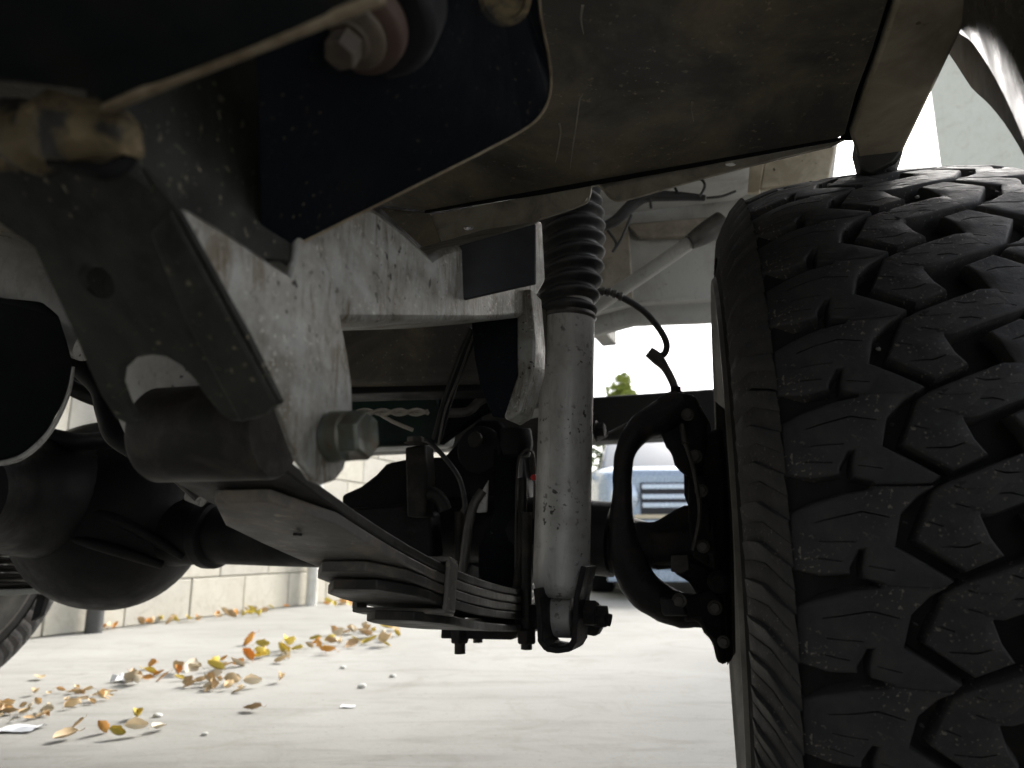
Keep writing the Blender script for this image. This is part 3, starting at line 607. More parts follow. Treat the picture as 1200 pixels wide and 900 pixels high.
def block_mesh(outline, sipes, flip):
    poly = [tp(*p) for p in outline]; holes = []
    for sp_ in sipes:
        q = [Vector(tp(*p)) for p in sp_]; L_, R_ = [], []
        for k, p in enumerate(q):
            d = (q[min(k + 1, len(q) - 1)] - q[max(k - 1, 0)]).normalized(); nn = Vector((-d.y, d.x)) * (.00055 if 0 < k < len(q) - 1 else .0003)
            L_.append(tuple(p + nn)); R_.append(tuple(p - nn))
        holes.append(L_ + R_[::-1])
    if flip: poly = [rot(p) for p in poly]; holes = [[rot(p) for p in h] for h in holes]
    bm = bmesh.new(); rings = []
    for h, k in ((-.0125, -.0022), (-.0016, -.0007), (-.0006, -.0002), (0, .0008)):
        rings.append([bm.verts.new((x, y, h)) for x, y in inset(poly, k)])
    m = len(poly)
    for ra, rb in zip(rings, rings[1:]):
        for j in range(m): bm.faces.new((ra[j], ra[(j + 1) % m], rb[(j + 1) % m], rb[j]))
    allv = list(rings[-1]); loops = [[v.co.copy() for v in rings[-1]]]
    for h in holes:
        a = [bm.verts.new((x, y, 0)) for x, y in h]; b = [bm.verts.new((x, y, -.004)) for x, y in h]; n = len(h)
        for j in range(n): bm.faces.new((a[j], a[(j + 1) % n], b[(j + 1) % n], b[j]))
        bm.faces.new(b); allv += a; loops.append([v.co.copy() for v in a])
    for t in tessellate_polygon(loops):
        try: bm.faces.new([allv[k] for k in t])
        except ValueError: pass
    bmesh.ops.recalc_face_normals(bm, faces=bm.faces)
    for _ in range(2):
        es = [e for e in bm.edges if e.calc_length() > .013]
        if es: bmesh.ops.subdivide_edges(bm, edges=es, cuts=1)
    bmesh.ops.triangulate(bm, faces=[f for f in bm.faces if len(f.verts) > 4])
    for v in bm.verts:
        x, y, h = v.co; wear = .0005 * noise.noise(Vector((x * 90, y * 90, 1)))
        r = Rw(x) + h + (wear if h > -.001 else 0); v.co = (x, r * math.sin(y / RT), r * math.cos(y / RT))
    me = bpy.data.meshes.new('tread_block'); bm.to_mesh(me); bm.free(); me.materials.append(M['tyre'])
    for f in me.polygons: f.use_smooth = True
    me.set_sharp_from_angle(angle=R(32)); return me
BL = [block_mesh(SHO, SHO_S, False), block_mesh(ARR, ARR_S, False), block_mesh(ARR, ARR_S, True), block_mesh(SHO, SHO_S, True)]
def chevron_mesh():
    bm = bmesh.new(); N_ = 4
    def sw(r):
        x = (r - .275) / (RT - .009 - .275); return -(.1425 - .0285 * max(0, x) ** 2.0)
    rr = [(RT - .0105, -.0150), (RT - .020, -.0085), (RT - .033, .0), (RT - .048, .0012), (RT - .064, 0)]
    for k in range(N_):
        y1 = (k + 1) / N_ * RP; y0 = k / N_ * RP; top = (.0038 if k % 2 else .0012)
        prev = None
        for (r, dy) in rr:
            cur = []
            for (yy, hh) in ((y0 + dy, .0002), (y0 + dy + .15 * (y1 - y0), .0006), (y1 + dy - .0006, top), (y1 + dy, top - .0004), (y1 + dy + .0003, -.001)):
                e = .25 if r < RT - .06 else (.35 if r > RT - .012 else 1)
                cur.append(bm.verts.new((sw(r) - hh * e, r * math.sin(yy / RT), r * math.cos(yy / RT))))
            if prev:
                for a in range(4): bm.faces.new((prev[a], prev[a + 1], cur[a + 1], cur[a]))
            prev = cur
    bmesh.ops.recalc_face_normals(bm, faces=bm.faces)
    me = bpy.data.meshes.new('side_lug'); bm.to_mesh(me); bm.free(); me.materials.append(M['tyre'])
    for f in me.polygons: f.use_smooth = True
    me.set_sharp_from_angle(angle=R(35)); return me
CH = chevron_mesh()
half = [(0, RT - .0110), (.06, RT - .0140), (HW - .012, RT - .0190), (HW + .0005, RT - .0150), (.118, RT - .030), (.128, RT - .042), (.137, RT - .060), (.142, RT - .083), (.1455, RT - .086), (.1455, RT - .091), (.142, RT - .094), (.140, .25), (.128, .225), (.116, .214), (.108, .205), (.108, .198)]
carc = [(-x, r) for x, r in reversed(half)] + half[1:]
bm = bmesh.new(); seg = 148; rings = []
for x, r in carc: rings.append([bm.verts.new((x, r * math.sin(2 * math.pi * j / seg), r * math.cos(2 * math.pi * j / seg))) for j in range(seg)])
for i in range(len(rings)):
    a, b = rings[i], rings[(i + 1) % len(rings)]
    for j in range(seg): bm.faces.new((a[j], a[(j + 1) % seg], b[(j + 1) % seg], b[j]))
bmesh.ops.recalc_face_normals(bm, faces=bm.faces)
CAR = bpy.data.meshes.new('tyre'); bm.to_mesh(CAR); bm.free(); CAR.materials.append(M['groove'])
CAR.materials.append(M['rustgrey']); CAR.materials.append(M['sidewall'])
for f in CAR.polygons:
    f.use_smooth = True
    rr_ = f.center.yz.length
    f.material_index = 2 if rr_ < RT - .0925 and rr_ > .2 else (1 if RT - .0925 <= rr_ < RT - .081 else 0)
bm = bmesh.new()
prof = [(-.114, .219), (-.116, .214), (-.112, .206), (-.098, .196), (-.06, .186), (.02, .175), (.03, .10), (.055, .06), (.055, 0)]
rings = []
def lx(prof, bm, seg=96):
    rings = []
    for x, r in prof:
        rings.append([bm.verts.new((x, r * math.sin(2 * math.pi * j / seg), r * math.cos(2 * math.pi * j / seg))) for j in range(seg)] if r > 0 else [bm.verts.new((x, 0, 0))])
    for a, b in zip(rings, rings[1:]):
        for j in range(seg):
            k = (j + 1) % seg
            if len(a) == 1 and len(b) == 1: continue
            if len(a) == 1: bm.faces.new((a[0], b[k], b[j]))
            elif len(b) == 1: bm.faces.new((a[j], a[k], b[0]))
            else: bm.faces.new((a[j], a[k], b[k], b[j]))
lx(prof, bm); lx([(.116, .214), (.10, .196), (.05, .186), (.02, .174)], bm)
bmesh.ops.solidify(bm, geom=bm.faces[:], thickness=.003)
RIM = bpy.data.meshes.new('rim'); bm.to_mesh(RIM); bm.free(); RIM.materials.append(M['alloy'])
for f in RIM.polygons: f.use_smooth = True
bm = bmesh.new(); lx([(-.105, .0), (-.105, .150), (-.097, .152), (-.085, .152), (-.085, .07), (-.12, .062), (-.12, .03), (-.12, 0)], bm)
DSK = bpy.data.meshes.new('brake_disc'); bm.to_mesh(DSK); bm.free(); DSK.materials.append(M['rustgrey'])
bm = bmesh.new(); bmesh.ops.create_icosphere(bm, subdivisions=1, radius=1)
for v in bm.verts: v.co += Vector(noise.noise_vector(v.co * 2.3)) * .35
STONE = bpy.data.meshes.new('trapped_stone'); bm.to_mesh(STONE); bm.free(); STONE.materials.append(M['shock'])
def wheel(center, az, full=True, flip=False):
    w_ = empty('wheel', center, truck)
    w_.rotation_euler = (0, 0, -az + (math.pi if flip else 0))
    for nm, me in (('tyre', CAR), ('rim', RIM), ('brake_disc', DSK)):
        o = link(nm, me, None, w_)
    rng = range(PITCHES)
    for k in rng:
        for me, nm in [(b, 'tread_block') for b in BL] + [(CH, 'side_lug')]:
            if not full: continue
            o = link(nm, me, None, w_); o.rotation_euler = (-k * PA + random.uniform(-.003, .003), 0, 0)
    if full:
        rs_ = random.Random(11)
        for k in range(26):
            a = R(rs_.uniform(-95, 5)); x = rs_.choice((-.045, -.035, -.052, .02, .035, .0)) + rs_.uniform(-.008, .008); q = rs_.uniform(.0012, .0026); r = Rw(x) - rs_.uniform(.002, .009)
            o = link('trapped_stone', STONE, None, w_); o.location = (x, r * math.sin(a), r * math.cos(a)); o.scale = (q, q * .8, q * 1.1); o.rotation_euler = (rs_.uniform(0, 3), rs_.uniform(0, 3), 0)
    return w_
AZW = R(14.5)
wn = Vector((math.cos(AZW), -math.sin(AZW), 0)); wf = Vector((math.sin(AZW), math.cos(AZW), 0))
WC = Vector((.257, .79, .362)) + wn * .112
W1 = wheel(WC, AZW); tag(W1, 'large off road wheel with blocky dusty tread')
# dust shield edge: thin curved lip just inboard of the tyre
bm = bmesh.new()
# ================================================================== other wheel with its spring
W2 = wheel(P(-150, 660, 1.62) * 1.0 + Vector((0, 0, 0)), R(30), full=True, flip=True)
W2.location.z = .362
fs = empty('far_leaf_spring', P(20, 670, 1.30), truck)
for i in range(5):
    slab('leaf', [P(-80, 642 + i * 10, 1.22), P(30 + i * 3, 646 + i * 9.5, 1.30), P(44 + i * 1.2, 652 + i * 9.5, 1.34), P(-80, 650 + i * 10, 1.24)], FW * .06, M['rustgrey'] if i else M['axle'], fs, bevel=.001)
slab('spring_plate', [P(-80, 692, 1.25), P(55, 690, 1.30), P(58, 695, 1.30), P(-80, 702, 1.25)], FW * .07, M['alloy'], fs, bevel=.001)
slab('plate_stay', [P(44, 697, 1.33), P(54, 697, 1.33), P(46, 722, 1.33), P(36, 728, 1.33)], FW * .01, M['axle'], fs, bevel=.001)

# rear wheels, axle and tail, behind the camera
for l_ in (-1.42, -.02):
    wheel(T(l_, -1.75, .362), R(20), full=False)
tube('rear_axle', [T(-1.35, -1.75, .37), T(-.10, -1.75, .37)], .045, M['axle'], truck, 20, 1)
lathe('rear_differential', [(-.14, .05), (-.08, .14), (0, .17), (.08, .14), (.14, .05)], T(-.72, -1.75, .37), RG, M['axle'], truck, 32)
tbox('tail_panel', -1.47, .13, -3.4, -3.36, .45, .99, M['paint'], truck, .01)
for l_ in (-1.42, -.02): tbox('mud_flap', l_ - .15, l_ + .15, -2.22, -2.21, .22, .68, M['rubber'], truck, .002)
tube('rear_propeller_shaft', [T(-.72, -1.6, .38), T(-.72, -.5, .46)], .035, M['axle'], truck, 18, 1)
tbox('fuel_tank', -1.35, -.80, -1.3, -.45, .42, .66, M['black'], truck, .02)

# ================================================================== THE PLACE
def conc(name, a, b, c, sc=1.0, rough=.85, bump=.3, seed=0):
    m, n, l, bs = nodes(name); tc = n.new('ShaderNodeTexCoord').outputs['Object']
    v = mapv(n, l, tc, (sc, sc, sc), (seed, seed, 0)); vs = mapv(n, l, tc, (sc * .8, sc * 5, sc), (seed, 0, 0))
    col = mix(n, l, ramp(n, l, noi(n, l, v, 1.2, 8, .6, .5), .35, .7), a, b)
    col = mix(n, l, ramp(n, l, noi(n, l, vs, 3.0, 6, .65, .8), .52, .75, 0, .7), col, c)
    col = mix(n, l, ramp(n, l, noi(n, l, v, 90, 3, .5), .60, .70, 0, .45), col, (.2, .19, .17))
    col = mix(n, l, ramp(n, l, noi(n, l, v, 4.5, 9, .75, 1.5), .52, .68, 0, .42), col, (a[0] * .62, a[1] * .58, a[2] * .52))
    vv = n.new('ShaderNodeTexVoronoi'); vv.inputs['Scale'].default_value = 38; l.new(v, vv.inputs[0])
    col = mix(n, l, mul(n, l, ramp(n, l, vv.outputs['Distance'], .16, .06), ramp(n, l, noi(n, l, v, 7, 3), .5, .6, 0, .6)), col, (a[0] * .4, a[1] * .4, a[2] * .38))
    l.new(col, bs.inputs['Base Color']); bs.inputs['Roughness'].default_value = rough; bs.inputs['Specular IOR Level'].default_value = .25
    bp = n.new('ShaderNodeBump'); bp.inputs['Strength'].default_value = bump; bp.inputs['Distance'].default_value = .004
    l.new(noi(n, l, v, 60, 8, .7), bp.inputs['Height']); l.new(bp.outputs[0], bs.inputs['Normal']); return m
M['concrete'] = conc('yard_concrete', (.25, .247, .228), (.32, .317, .296), (.165, .162, .146))
bm = bmesh.new(); N = 2
v = [bm.verts.new(p) for p in ((-300, -300, 0), (300, -300, 0), (300, 300, 0), (-300, 300, 0))]; bm.faces.new(v)
g = finish(bm, 'ground', M['concrete']); tag(g, 'pale concrete yard strewn with dry leaves', kind='structure')
del g['label']
# joint lines in the slab
M['block'] = conc('cream_block', (.50, .475, .40), (.56, .54, .47), (.42, .39, .32), 3, seed=3)
M['block2'] = conc('grey_cream_block', (.46, .44, .385), (.52, .50, .44), (.37, .35, .30), 3, seed=8)
M['mortar'] = conc('mortar', (.44, .42, .36), (.48, .46, .40), (.40, .38, .33), 6, seed=5)
wa = G(100, 741); wb = G(400, 704); wd = (wb - wa).normalized(); wn_ = Vector((wd.y, -wd.x, 0))
w_start = wa - wd * 3.0; WLEN = 11.0; BH = .20; BLN = .40
wall = empty('block_wall', wa); tag(wall, 'cream concrete block wall along the left side of the yard', 'wall')
core = box('wall_core', w_start + wd * (WLEN / 2) - wn_ * .11 + UP * 1.1, wd * (WLEN / 2), wn_ * .09, UP * 1.1, M['mortar'], wall, 0)
bm = bmesh.new(); bm2 = bmesh.new()
def bmesh_block(bm, ln):
    add_box(bm, Vector((0, 0, 0)), Vector((ln / 2 - .0035, 0, 0)), Vector((0, .012, 0)), Vector((0, 0, BH / 2 - .0035)))
blk = {}
for key, ln, mm in (('a', BLN, 'block'), ('b', BLN, 'block2'), ('h', BLN / 2, 'block')):
    bm = bmesh.new(); bmesh_block(bm, ln); bmesh.ops.bevel(bm, geom=bm.edges[:], offset=.003, segments=1, affect='EDGES')
    me = bpy.data.meshes.new('block'); bm.to_mesh(me); bm.free(); me.materials.append(M[mm]); blk[key] = me
ang = math.atan2(wd.y, wd.x)
rows = 11; cols = int(WLEN / BLN)
for r_ in range(rows):
    for c_ in range(cols):
        s = (c_ + .5 + (.5 if r_ % 2 else 0)) * BLN
        if s > WLEN - BLN * .4: continue
        if (r_ * cols + c_) > 295: break
        o = link('block', blk['a' if random.random() < .6 else 'b'], None, wall)
        o.location = w_start + wd * s + UP * ((r_ + .5) * BH) - wn_ * (.018 - random.uniform(0, .004)) - wall.location; o.rotation_euler = (0, 0, ang)
cap = box('coping', w_start + wd * (WLEN / 2) - wn_ * .1 + UP * 2.24, wd * (WLEN / 2 + .02), wn_ * .13, UP * .035, M['block'], wall, .006)
M['pipe'] = grime('pale_pipe_paint', (.62, .62, .58), (.48, .46, .40), .5, .7, 6, .5, seed=40)
M['pipe_grey'] = grime('dark_grey_paint', (.07, .07, .068), (.12, .12, .11), .5, .7, 6, .6, seed=41)
for i, (px, lab) in enumerate(((344, 'pale vertical drain pipe on the block wall, seen below the axle tube'), (96, 'dark stubby pipe at the wall foot under the differential'))):
    base = wa + wd * ((G(px, 709 if i == 0 else 741) - wa).dot(wd)) + wn_ * .05
    rt = empty('drain_pipe' , base); tag(rt, lab, 'pipe', 'pipes along the block wall')
    lathe('pipe', [(0, .035), (1.9, .035), (1.9, 0)], base, UP, M['pipe'] if i == 0 else M['pipe_grey'], rt, 24)
    for z in (.25, 1.2): lathe('pipe_clip', [(0, .040), (.03, .040), (.03, .03)], base + UP * z, UP, M['pipe_grey'], rt, 24)

# ---- fallen leaves
def leaf_mat(name, a, b):
    m, n, l, bs = nodes(name); tc = n.new('ShaderNodeTexCoord').outputs['Object']; oi = n.new('ShaderNodeObjectInfo')
    col = mix(n, l, ramp(n, l, noi(n, l, tc, 45, 5), .35, .65), a, b)
    hs = n.new('ShaderNodeHueSaturation'); l.new(col, hs.inputs['Color']); l.new(ramp(n, l, oi.outputs['Random'], 0, 1, .7, 1.2), hs.inputs['Value'])
    l.new(hs.outputs[0], bs.inputs['Base Color']); bs.inputs['Roughness'].default_value = .65
    bs.inputs['Subsurface Weight'].default_value = 0; return m
LM = {'orange': leaf_mat('orange_leaf', (.72, .33, .05), (.50, .24, .06)), 'tan': leaf_mat('tan_leaf', (.66, .50, .28), (.48, .34, .18)),
      'yellow': leaf_mat('yellow_leaf', (.78, .56, .08), (.55, .46, .08)), 'brown': leaf_mat('brown_leaf', (.42, .27, .12), (.55, .38, .20)), 'pale': leaf_mat('pale_leaf', (.72, .64, .50), (.60, .50, .34))}
def leaf_mesh(seed, curl, mat):
    rnd = random.Random(seed); bm = bmesh.new(); nL, nW = 8, 4; rows_ = []
    for i in range(nL + 1):
        t = i / nL; hw = .30 * math.sin(math.pi * t ** .8) ** .8 * (1 + .12 * rnd.uniform(-1, 1)) + .008
        row = []
        for j in range(nW + 1):
            q = j / nW * 2 - 1; y = q * hw; x = t - .5
            a = curl * (x + .1) * 2.0; z = curl * .35 * (x * x * 2) + abs(q) ** 1.5 * hw * (.9 * curl + .15) + rnd.uniform(-.015, .015)
            row.append(bm.verts.new((x * math.cos(a * .4), y * (1 - .35 * curl * abs(q)), z)))
        rows_.append(row)
    for i in range(nL):
        for j in range(nW): bm.faces.new((rows_[i][j], rows_[i][j + 1], rows_[i + 1][j + 1], rows_[i + 1][j]))
    add_tube(bm, [Vector((-.75, .03, .12)), Vector((-.6, .01, .04)), Vector((-.48, 0, .03 + curl * .15))], .012, 5, 2)
    me = bpy.data.meshes.new('fallen_leaf'); bm.to_mesh(me); bm.free(); me.materials.append(LM[mat])
    for f in me.polygons: f.use_smooth = True
    return me
LV = {k: [leaf_mesh(i * 7 + hash_, c, k) for i, c in enumerate((.25, .6, 1.0, 1.3))] for hash_, k in enumerate(('orange', 'tan', 'yellow', 'brown', 'pale'))}
CN = {'orange': 'orange', 'tan': 'tan', 'yellow': 'yellow green', 'brown': 'brown', 'pale': 'cream'}
PLACE = {}
def put_leaf(px, py, size, colr, label, group=None, tilt=.5, curl=None):
    if label is None: label = 'curled ' + CN[colr] + ' leaf ' + group[7:]
    p = G(px, py); me = LV[colr][curl if curl is not None else random.randrange(4)]
    o = link('fallen_leaf', me, None); o.location = p + UP * (.004 + size * tilt * .12); size *= .84; o.scale = (size,) * 3
    o.rotation_euler = (random.uniform(-1, 1) * tilt, random.uniform(-1, 1) * tilt, random.uniform(0, 6.28)); tag(o, label, 'leaf', group); return o
# singular leaves
put_leaf(118, 862, .055, 'orange', 'bright orange leaf in the nearest little cluster at the bottom left', tilt=.9, curl=2)
put_leaf(160, 862, .060, 'pale', 'pale upturned curled leaf right of the bright orange leaf in the nearest cluster', tilt=1.0, curl=3)
put_leaf(136, 866, .045, 'yellow', 'small mustard leaf between the bright orange and the pale upturned leaf', tilt=.5)
put_leaf(75, 868, .065, 'tan', 'flat tan leaf left of the nearest cluster', tilt=.25, curl=1)
put_leaf(90, 854, .045, 'brown', 'brown folded leaf behind the flat tan one at bottom left', tilt=.7)
put_leaf(186, 857, .055, 'pale', 'cream leaf lying flat at the right end of the nearest cluster', tilt=.25)
put_leaf(160, 843, .060, 'yellow', 'olive leaf at the back of the nearest cluster', tilt=.3)
put_leaf(295, 834, .06, 'brown', 'lone olive brown leaf lying flat right of the clusters', tilt=.15, curl=1)
put_leaf(294, 756, .085, 'orange', 'upright orange leaf standing alone behind the drift', tilt=.9, curl=2)
put_leaf(337, 762, .11, 'yellow', 'upright yellow green leaf above the right part of the drift', tilt=1.0, curl=2)
put_leaf(289, 775, .085, 'orange', 'amber leaf near the middle of the long drift', tilt=.9, curl=2)
put_leaf(207, 792, .065, 'orange', 'deep orange leaf at the left end of the long drift', tilt=.8, curl=2)
put_leaf(305, 772, .07, 'yellow', 'yellow leaf touching the amber one in the long drift', tilt=.8)
put_leaf(450, 758, .11, 'tan', 'tan leaf standing at the right end of the leaf litter, below the leaf spring', tilt=.9, curl=2)
put_leaf(118, 822, .05, 'tan', 'small tan leaf alone between the drift and the nearest cluster', tilt=.6)
put_leaf(46, 797, .06, 'tan', 'single tan leaf above the small litter at the left edge', tilt=.3)
G_D = 'leaves in the long drift across the yard'
for i in range(40):
    t = random.random(); x = 150 + 250 * t; y = 800 - 42 * t + random.gauss(0, 5)
    put_leaf(x, y, random.uniform(.04, .085), random.choices(['orange', 'tan', 'yellow', 'brown', 'pale'], (4, 4, 4, 1, 4))[0], None, G_D, .7)
G_R = 'leaves in the thin litter beneath the leaf spring'
for i in range(22):
    put_leaf(random.uniform(385, 465), random.uniform(738, 760), random.uniform(.05, .1), random.choice(['tan', 'pale', 'yellow', 'brown']), None, G_R, .7)
G_S = 'leaves just in front of the long drift'
for i in range(18):
    put_leaf(random.gauss(270, 26), random.uniform(798, 812), random.uniform(.03, .07), random.choice(['tan', 'pale', 'brown', 'tan']), None, G_S, .5)
G_L = 'leaves in the small litter at the left edge'
for i in range(34):
    put_leaf(random.uniform(-20, 60), random.gauss(836, 6), random.uniform(.02, .05), random.choice(['tan', 'pale', 'brown', 'tan']), None, G_L, .5)
for i in range(22):
    put_leaf(random.uniform(40, 130), random.uniform(806, 832), random.uniform(.02, .05), random.choice(['tan', 'brown', 'tan']), None, 'leaves left of the long drift', .4)
G_W = 'dry leaves blown against the block wall'
for i in range(30):
    t = random.random() ** 1.0; q = wa.lerp(G(330, 712), t) + wn_ * abs(random.gauss(.10, .10))
    kk = random.choice(['orange', 'tan', 'brown', 'yellow']); me = LV[kk][random.randrange(4)]
    o = link('fallen_leaf', me, None); s = random.uniform(.035, .08); o.location = q + UP * .015; o.scale = (s,) * 3
    o.rotation_euler = (random.uniform(-.8, .8), random.uniform(-.8, .8), random.uniform(0, 6.28)); tag(o, CN[kk] + ' leaf blown against the foot of the block wall', 'leaf', G_W)
for i in range(14):
    q = G(random.uniform(370, 420), random.uniform(703, 712))
    kk = random.choice(['orange', 'tan', 'yellow']); o = link('fallen_leaf', LV[kk][random.randrange(4)], None); s = random.uniform(.04, .08); o.location = q + UP * .015; o.scale = (s,) * 3
    o.rotation_euler = (random.uniform(-.8, .8), random.uniform(-.8, .8), random.uniform(0, 6.28)); tag(o, CN[kk] + ' leaf by the wall foot beyond the pale drain pipe', 'leaf', 'leaves beyond the pale drain pipe')
# white paper and pebbles
M['paper'] = grime('white_paper', (.72, .74, .76), None, rough=.6, seed=42, bump=.2)
def scrap(px, py, sz, label, name='paper_scrap', cat='litter', h=.35):
    c = G(px, py); bm = bmesh.new(); rows_ = []
    for i in range(5):
        rows_.append([bm.verts.new(c + Vector(((i - 2) * sz * .5, (j - 2) * sz * .35, .002 + sz * h * abs(noise.noise(Vector((i * .6 + px, j * .6, 1))))))) for j in range(5)])
    for i in range(4):
        for j in range(4): bm.faces.new((rows_[i][j], rows_[i + 1][j], rows_[i + 1][j + 1], rows_[i][j + 1]))
    bmesh.ops.solidify(bm, geom=bm.faces[:], thickness=.0006)
    o = finish(bm, name, M['paper']); tag(o, label, cat)
scrap(24, 856, .038, 'crumpled white paper scrap at the bottom left corner', h=.5)
scrap(146, 799, .03, 'small white scrap at the left tip of the long leaf drift', h=1.2)
scrap(408, 829, .016, 'tiny white scrap on open concrete below the leaf spring')
for i, (px, py, s, lab) in enumerate(((424, 804, .010, 'white pebble on open concrete right of the drift'), (460, 792, .008, 'small grey pebble farthest right on the open concrete'), (185, 838, .009, 'pebble just behind the nearest leaf cluster'), (240, 860, .006, 'tiny pebble right of the nearest leaf cluster'), (402, 782, .008, 'little stone at the right end of the drift'))):
    bm = bmesh.new(); bmesh.ops.create_icosphere(bm, subdivisions=2, radius=s)
    for v in bm.verts: v.co = Vector((v.co.x * 1.2, v.co.y, v.co.z * .6)) + Vector(noise.noise_vector(v.co * 90 + Vector((i, 0, 0)))) * s * .25 + G(px, py, s * .45)
    tag(finish(bm, 'pebble', M['pipe'], smooth=60), lab, 'pebble')

# ---- background car facing us
M['carpaint'] = grime('silver_blue_car_paint', (.34, .42, .52), None, rough=.28, metal=.4, seed=50, bump=.02, coat=.6)
M['chrome'] = grime('bright_bar', (.60, .68, .78), None, rough=.2, metal=.7, seed=51, bump=.02)
M['cream'] = grime('cream_strip', (.62, .52, .36), None, rough=.4, seed=52, bump=.02)
M['dark'] = grime('dark_grille', (.02, .02, .024), None, rough=.4, seed=53, bump=.05)
M['glass'] = grime('dark_glass', (.05, .07, .085), None, rough=.06, metal=.0, seed=54, bump=.0, spec=1.0, coat=1)
CY = 5.3
cc_ = Vector(((840 - 600) / FPX * CY, CY, 0)); ca = R(4)
CX = Vector((math.cos(ca), -math.sin(ca), 0)); CF = Vector((math.sin(ca), math.cos(ca), 0))   # CF = towards the car's rear
car = empty('parked_car', cc_); tag(car, 'silver blue car parked nose-on beyond the truck, seen through the wheel arch', 'car')
def CP(x, y, z): return cc_ + CX * x + CF * y + UP * z
def car_loft(name, secs, mat, bev=.02):
    bm = bmesh.new(); rr = []
    for (y, hw, z0, z1, zr) in secs:
        pts = [(-hw, z0), (-hw, z1 - zr), (-hw * .96, z1 - zr * .3), (-hw * .82, z1), (hw * .82, z1), (hw * .96, z1 - zr * .3), (hw, z1 - zr), (hw, z0)]
        rr.append([bm.verts.new(CP(x, y, z)) for x, z in pts])
    for a, b in zip(rr, rr[1:]):
        for j in range(8): bm.faces.new((a[j], a[(j + 1) % 8], b[(j + 1) % 8], b[j]))
    bm.faces.new(rr[0]); bm.faces.new(rr[-1]); return finish(bm, name, mat, car, bev)
car_loft('body', [(0, .78, .20, .88, .10), (.06, .84, .18, .91, .12), (.5, .88, .18, .97, .12), (1.1, .88, .18, 1.02, .10), (3.6, .88, .18, 1.04, .10), (4.2, .84, .22, 1.0, .15)], M['carpaint'], .03)
car_loft('cabin', [(1.15, .78, 1.0, 1.03, .01), (1.75, .68, 1.0, 1.44, .08), (3.0, .68, 1.0, 1.46, .08), (3.7, .74, 1.0, 1.05, .01)], M['glass'], .02)
car_loft('roof', [(1.72, .66, 1.43, 1.47, .02), (2.9, .66, 1.45, 1.49, .02)], M['carpaint'], .01)
def cbox(name, x0, x1, z0, z1, y, d, mat): return box(name, CP((x0 + x1) / 2, y, (z0 + z1) / 2), CX * ((x1 - x0) / 2), CF * d, UP * ((z1 - z0) / 2), mat, car, .006)
cbox('grille', -.55, .55, .58, .80, -.005, .02, M['dark'])
for z in (.77, .70, .64): cbox('grille_bar', -.54, .54, z - .018, z + .018, -.03, .012, M['chrome'])
cbox('cream_trim', -.60, .60, .545, .575, -.03, .02, M['cream'])
cbox('bumper', -.82, .82, .44, .53, -.06, .05, M['chrome'])
cbox('lower_intake', -.62, .62, .22, .42, -.02, .025, M['dark'])
cbox('lip', -.80, .80, .12, .20, -.05, .06, M['carpaint'])
for s in (-1, 1):
    lathe('headlight', [(0, .11), (.03, .105), (.045, .08), (.05, 0)], CP(s * .66, .03, .70), -CF, M['chrome'], car, 28)
    lathe('fog_light', [(0, .05), (.02, .045), (.025, 0)], CP(s * .70, -.10, .33), -CF, M['cream'], car, 20)
    box('mirror', CP(s * .98, 1.3, 1.05), CX * .10, CF * .05, UP * .07, M['carpaint'], car, .02)
    for y in (.85, 3.4):
        wv = lathe('wheel', [(-.1, .20), (-.1, .30), (-.08, .32), (.08, .32), (.1, .30), (.1, .20), (.06, .18), (.06, 0)], CP(s * .80, y, .32), CX * s, M['rubber'], car, 36)
        lathe('hub_cap', [(0, .19), (.02, .17), (.03, .05), (.03, 0)], CP(s * .80, y, .32) + CX * s * .07, CX * s, M['alloy'], wv, 28)

# ---- trees, hedge, building beyond
M['bark'] = grime('bark', (.09, .07, .05), (.05, .04, .03), .4, .6, 8, .9, seed=60)
def folmat(name, a, b):
    m, n, l, bs = nodes(name); tc = n.new('ShaderNodeTexCoord').outputs['Object']
    l.new(mix(n, l, ramp(n, l, noi(n, l, tc, 3, 4), .35, .65), a, b), bs.inputs['Base Color']); bs.inputs['Roughness'].default_value = .6
    bs.inputs['Transmission Weight'].default_value = 0; return m
M['fol1'] = folmat('yellow_green_leaves', (.30, .34, .06), (.20, .25, .04)); M['fol2'] = folmat('green_leaves', (.05, .09, .02), (.09, .12, .03)); M['fol3'] = folmat('golden_leaves', (.24, .20, .03), (.14, .14, .03))
def crown_mesh(bm, c, rx, rz, n, sz, rnd):
    cl = [(c + Vector((rnd.gauss(0, rx * .45), rnd.gauss(0, rx * .45), rnd.gauss(0, rz * .45))), rnd.uniform(.25, .5) * rx) for _ in range(26)]
    for i in range(n):
        cc, r = rnd.choice(cl); p = cc + Vector((rnd.gauss(0, 1), rnd.gauss(0, 1), rnd.gauss(0, 1))).normalized() * r * rnd.uniform(.6, 1)
        d = Vector((rnd.gauss(0, 1), rnd.gauss(0, 1), rnd.gauss(0, .6))).normalized(); x, y = frame_of(d); s = sz * rnd.uniform(.6, 1.3)
        bm.faces.new([bm.verts.new(p + x * s * a + y * s * b) for a, b in ((-1, 0), (0, -.5), (1, 0), (0, .5))])
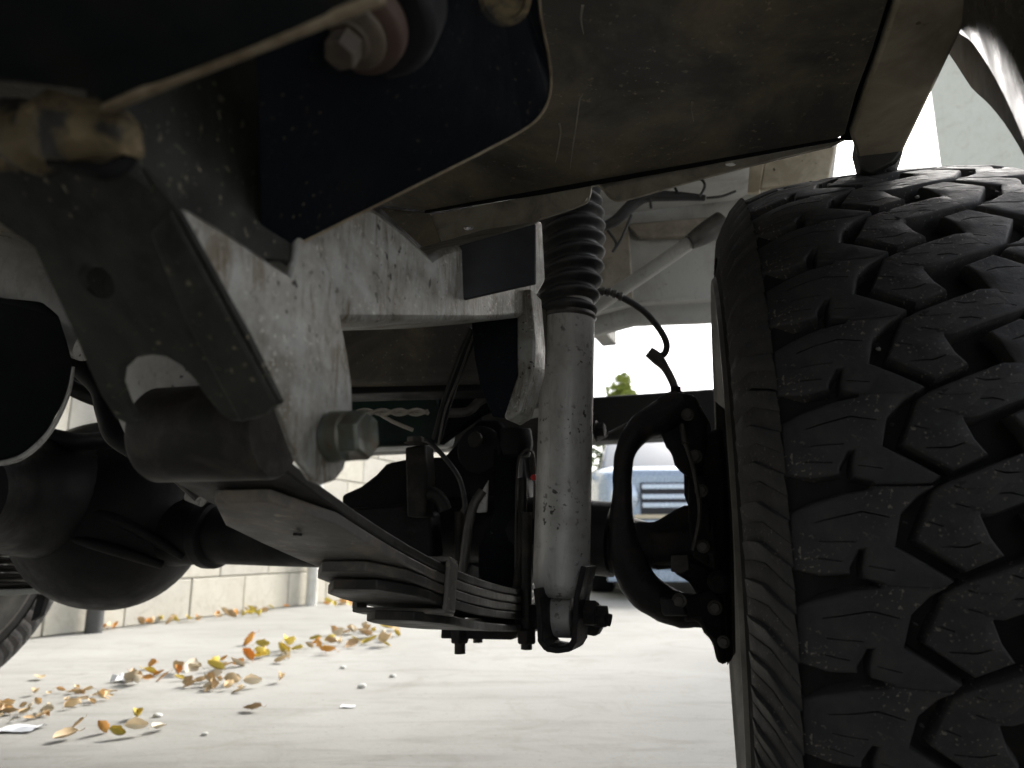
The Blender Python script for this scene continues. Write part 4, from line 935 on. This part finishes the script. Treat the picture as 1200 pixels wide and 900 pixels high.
def tree(loc, h, rx, rz, mat, label, n=2600, sz=.12, seed=1):
    rnd = random.Random(seed); base = Vector(loc); t = empty('tree', base); tag(t, label, 'tree', None)
    bm = bmesh.new(); add_tube(bm, [base, base + Vector((.1, 0, h * .3)), base + Vector((0, .1, h * .6)), base + Vector((0, 0, h * .85))], [.16, .12, .08, .03], 12)
    for k in range(7):
        a = rnd.uniform(0, 6.28); z = h * rnd.uniform(.35, .7); p = base + Vector((0, 0, z)); e = p + Vector((math.cos(a) * rx * .7, math.sin(a) * rx * .7, rz * .5))
        add_tube(bm, [p, p.lerp(e, .5) + UP * .1, e], [.05, .035, .012], 8)
    finish(bm, 'trunk', M['bark'], t)
    bm = bmesh.new(); crown_mesh(bm, base + UP * (h * .72), rx, rz, n, sz, rnd)
    me = bpy.data.meshes.new('crown'); me_o = None; bmesh.ops.translate(bm, verts=bm.verts, vec=-base); bm.to_mesh(me); bm.free(); me.materials.append(mat); link('crown', me, None, t)
def at(px, Y): return Vector(((px - 600) / FPX * Y, Y, 0))
tree(at(734, 34), 9.4, 1.0, 1.2, M['fol1'], 'yellow green tree showing just above the bumper beam right of the shock absorber', n=4200, sz=.11, seed=3)
tree(at(800, 30), 4.6, 1.8, 1.6, M['fol3'], 'golden tree behind the parked car, seen through the knuckle', n=4000, sz=.14, seed=5)
tree(at(640, 26), 5.0, 1.5, 1.5, M['fol2'], 'dark green tree behind the shock absorber', n=3000, sz=.14, seed=6)
# hedge
hd = bmesh.new(); rnd = random.Random(4)
hb = at(790, 12)
for i in range(5200):
    p = Vector((rnd.uniform(-2.2, 4), rnd.uniform(-.4, .4), rnd.uniform(.05, 1.25) + .12 * math.sin(rnd.uniform(0, 6))))
    d = Vector((rnd.gauss(0, 1), rnd.gauss(0, 1), rnd.gauss(0, 1))).normalized(); x, y = frame_of(d); s = .07 * rnd.uniform(.6, 1.3)
    hd.faces.new([hd.verts.new(p + x * s * a + y * s * b) for a, b in ((-1, 0), (0, -.5), (1, 0), (0, .5))])
me = bpy.data.meshes.new('hedge'); hd.to_mesh(me); hd.free(); me.materials.append(M['fol3']); ho = link('hedge', me, None); ho.location = hb; tag(ho, 'golden green clipped hedge behind the parked car', 'hedge')
# building at right
M['render'] = conc('pale_render', (.56, .57, .50), (.60, .61, .55), (.52, .52, .45), 1.5, seed=11)
bpx = at(1148, 6.0)
bl = empty('pale_building', bpx); tag(bl, 'pale rendered building showing above the tyre, beyond the arch flare', 'building')
fw2 = Vector((math.sin(R(50)), math.cos(R(50)), 0)); rg2 = Vector((math.cos(R(50)), -math.sin(R(50)), 0))
box('wall', bpx + rg2 * 1.2 + fw2 * 2 + UP * 2.9, rg2 * 1.2, fw2 * 2, UP * 2.9, M['render'], bl, .01)
box('parapet', bpx + rg2 * 1.2 + fw2 * 2 + UP * 5.88, rg2 * 1.28, fw2 * 2.08, UP * .08, M['block'], bl, .01)
for k in range(1):
    for z in (1.6,):
        o = box('window', bpx + rg2 * 1.3 - fw2 * .02 + UP * z, rg2 * .5, fw2 * .04, UP * .6, M['glass'], bl, .005)
        box('sill', bpx + rg2 * 1.3 - fw2 * .06 + UP * (z - .65), rg2 * .6, fw2 * .08, UP * .04, M['block'], o, .005)
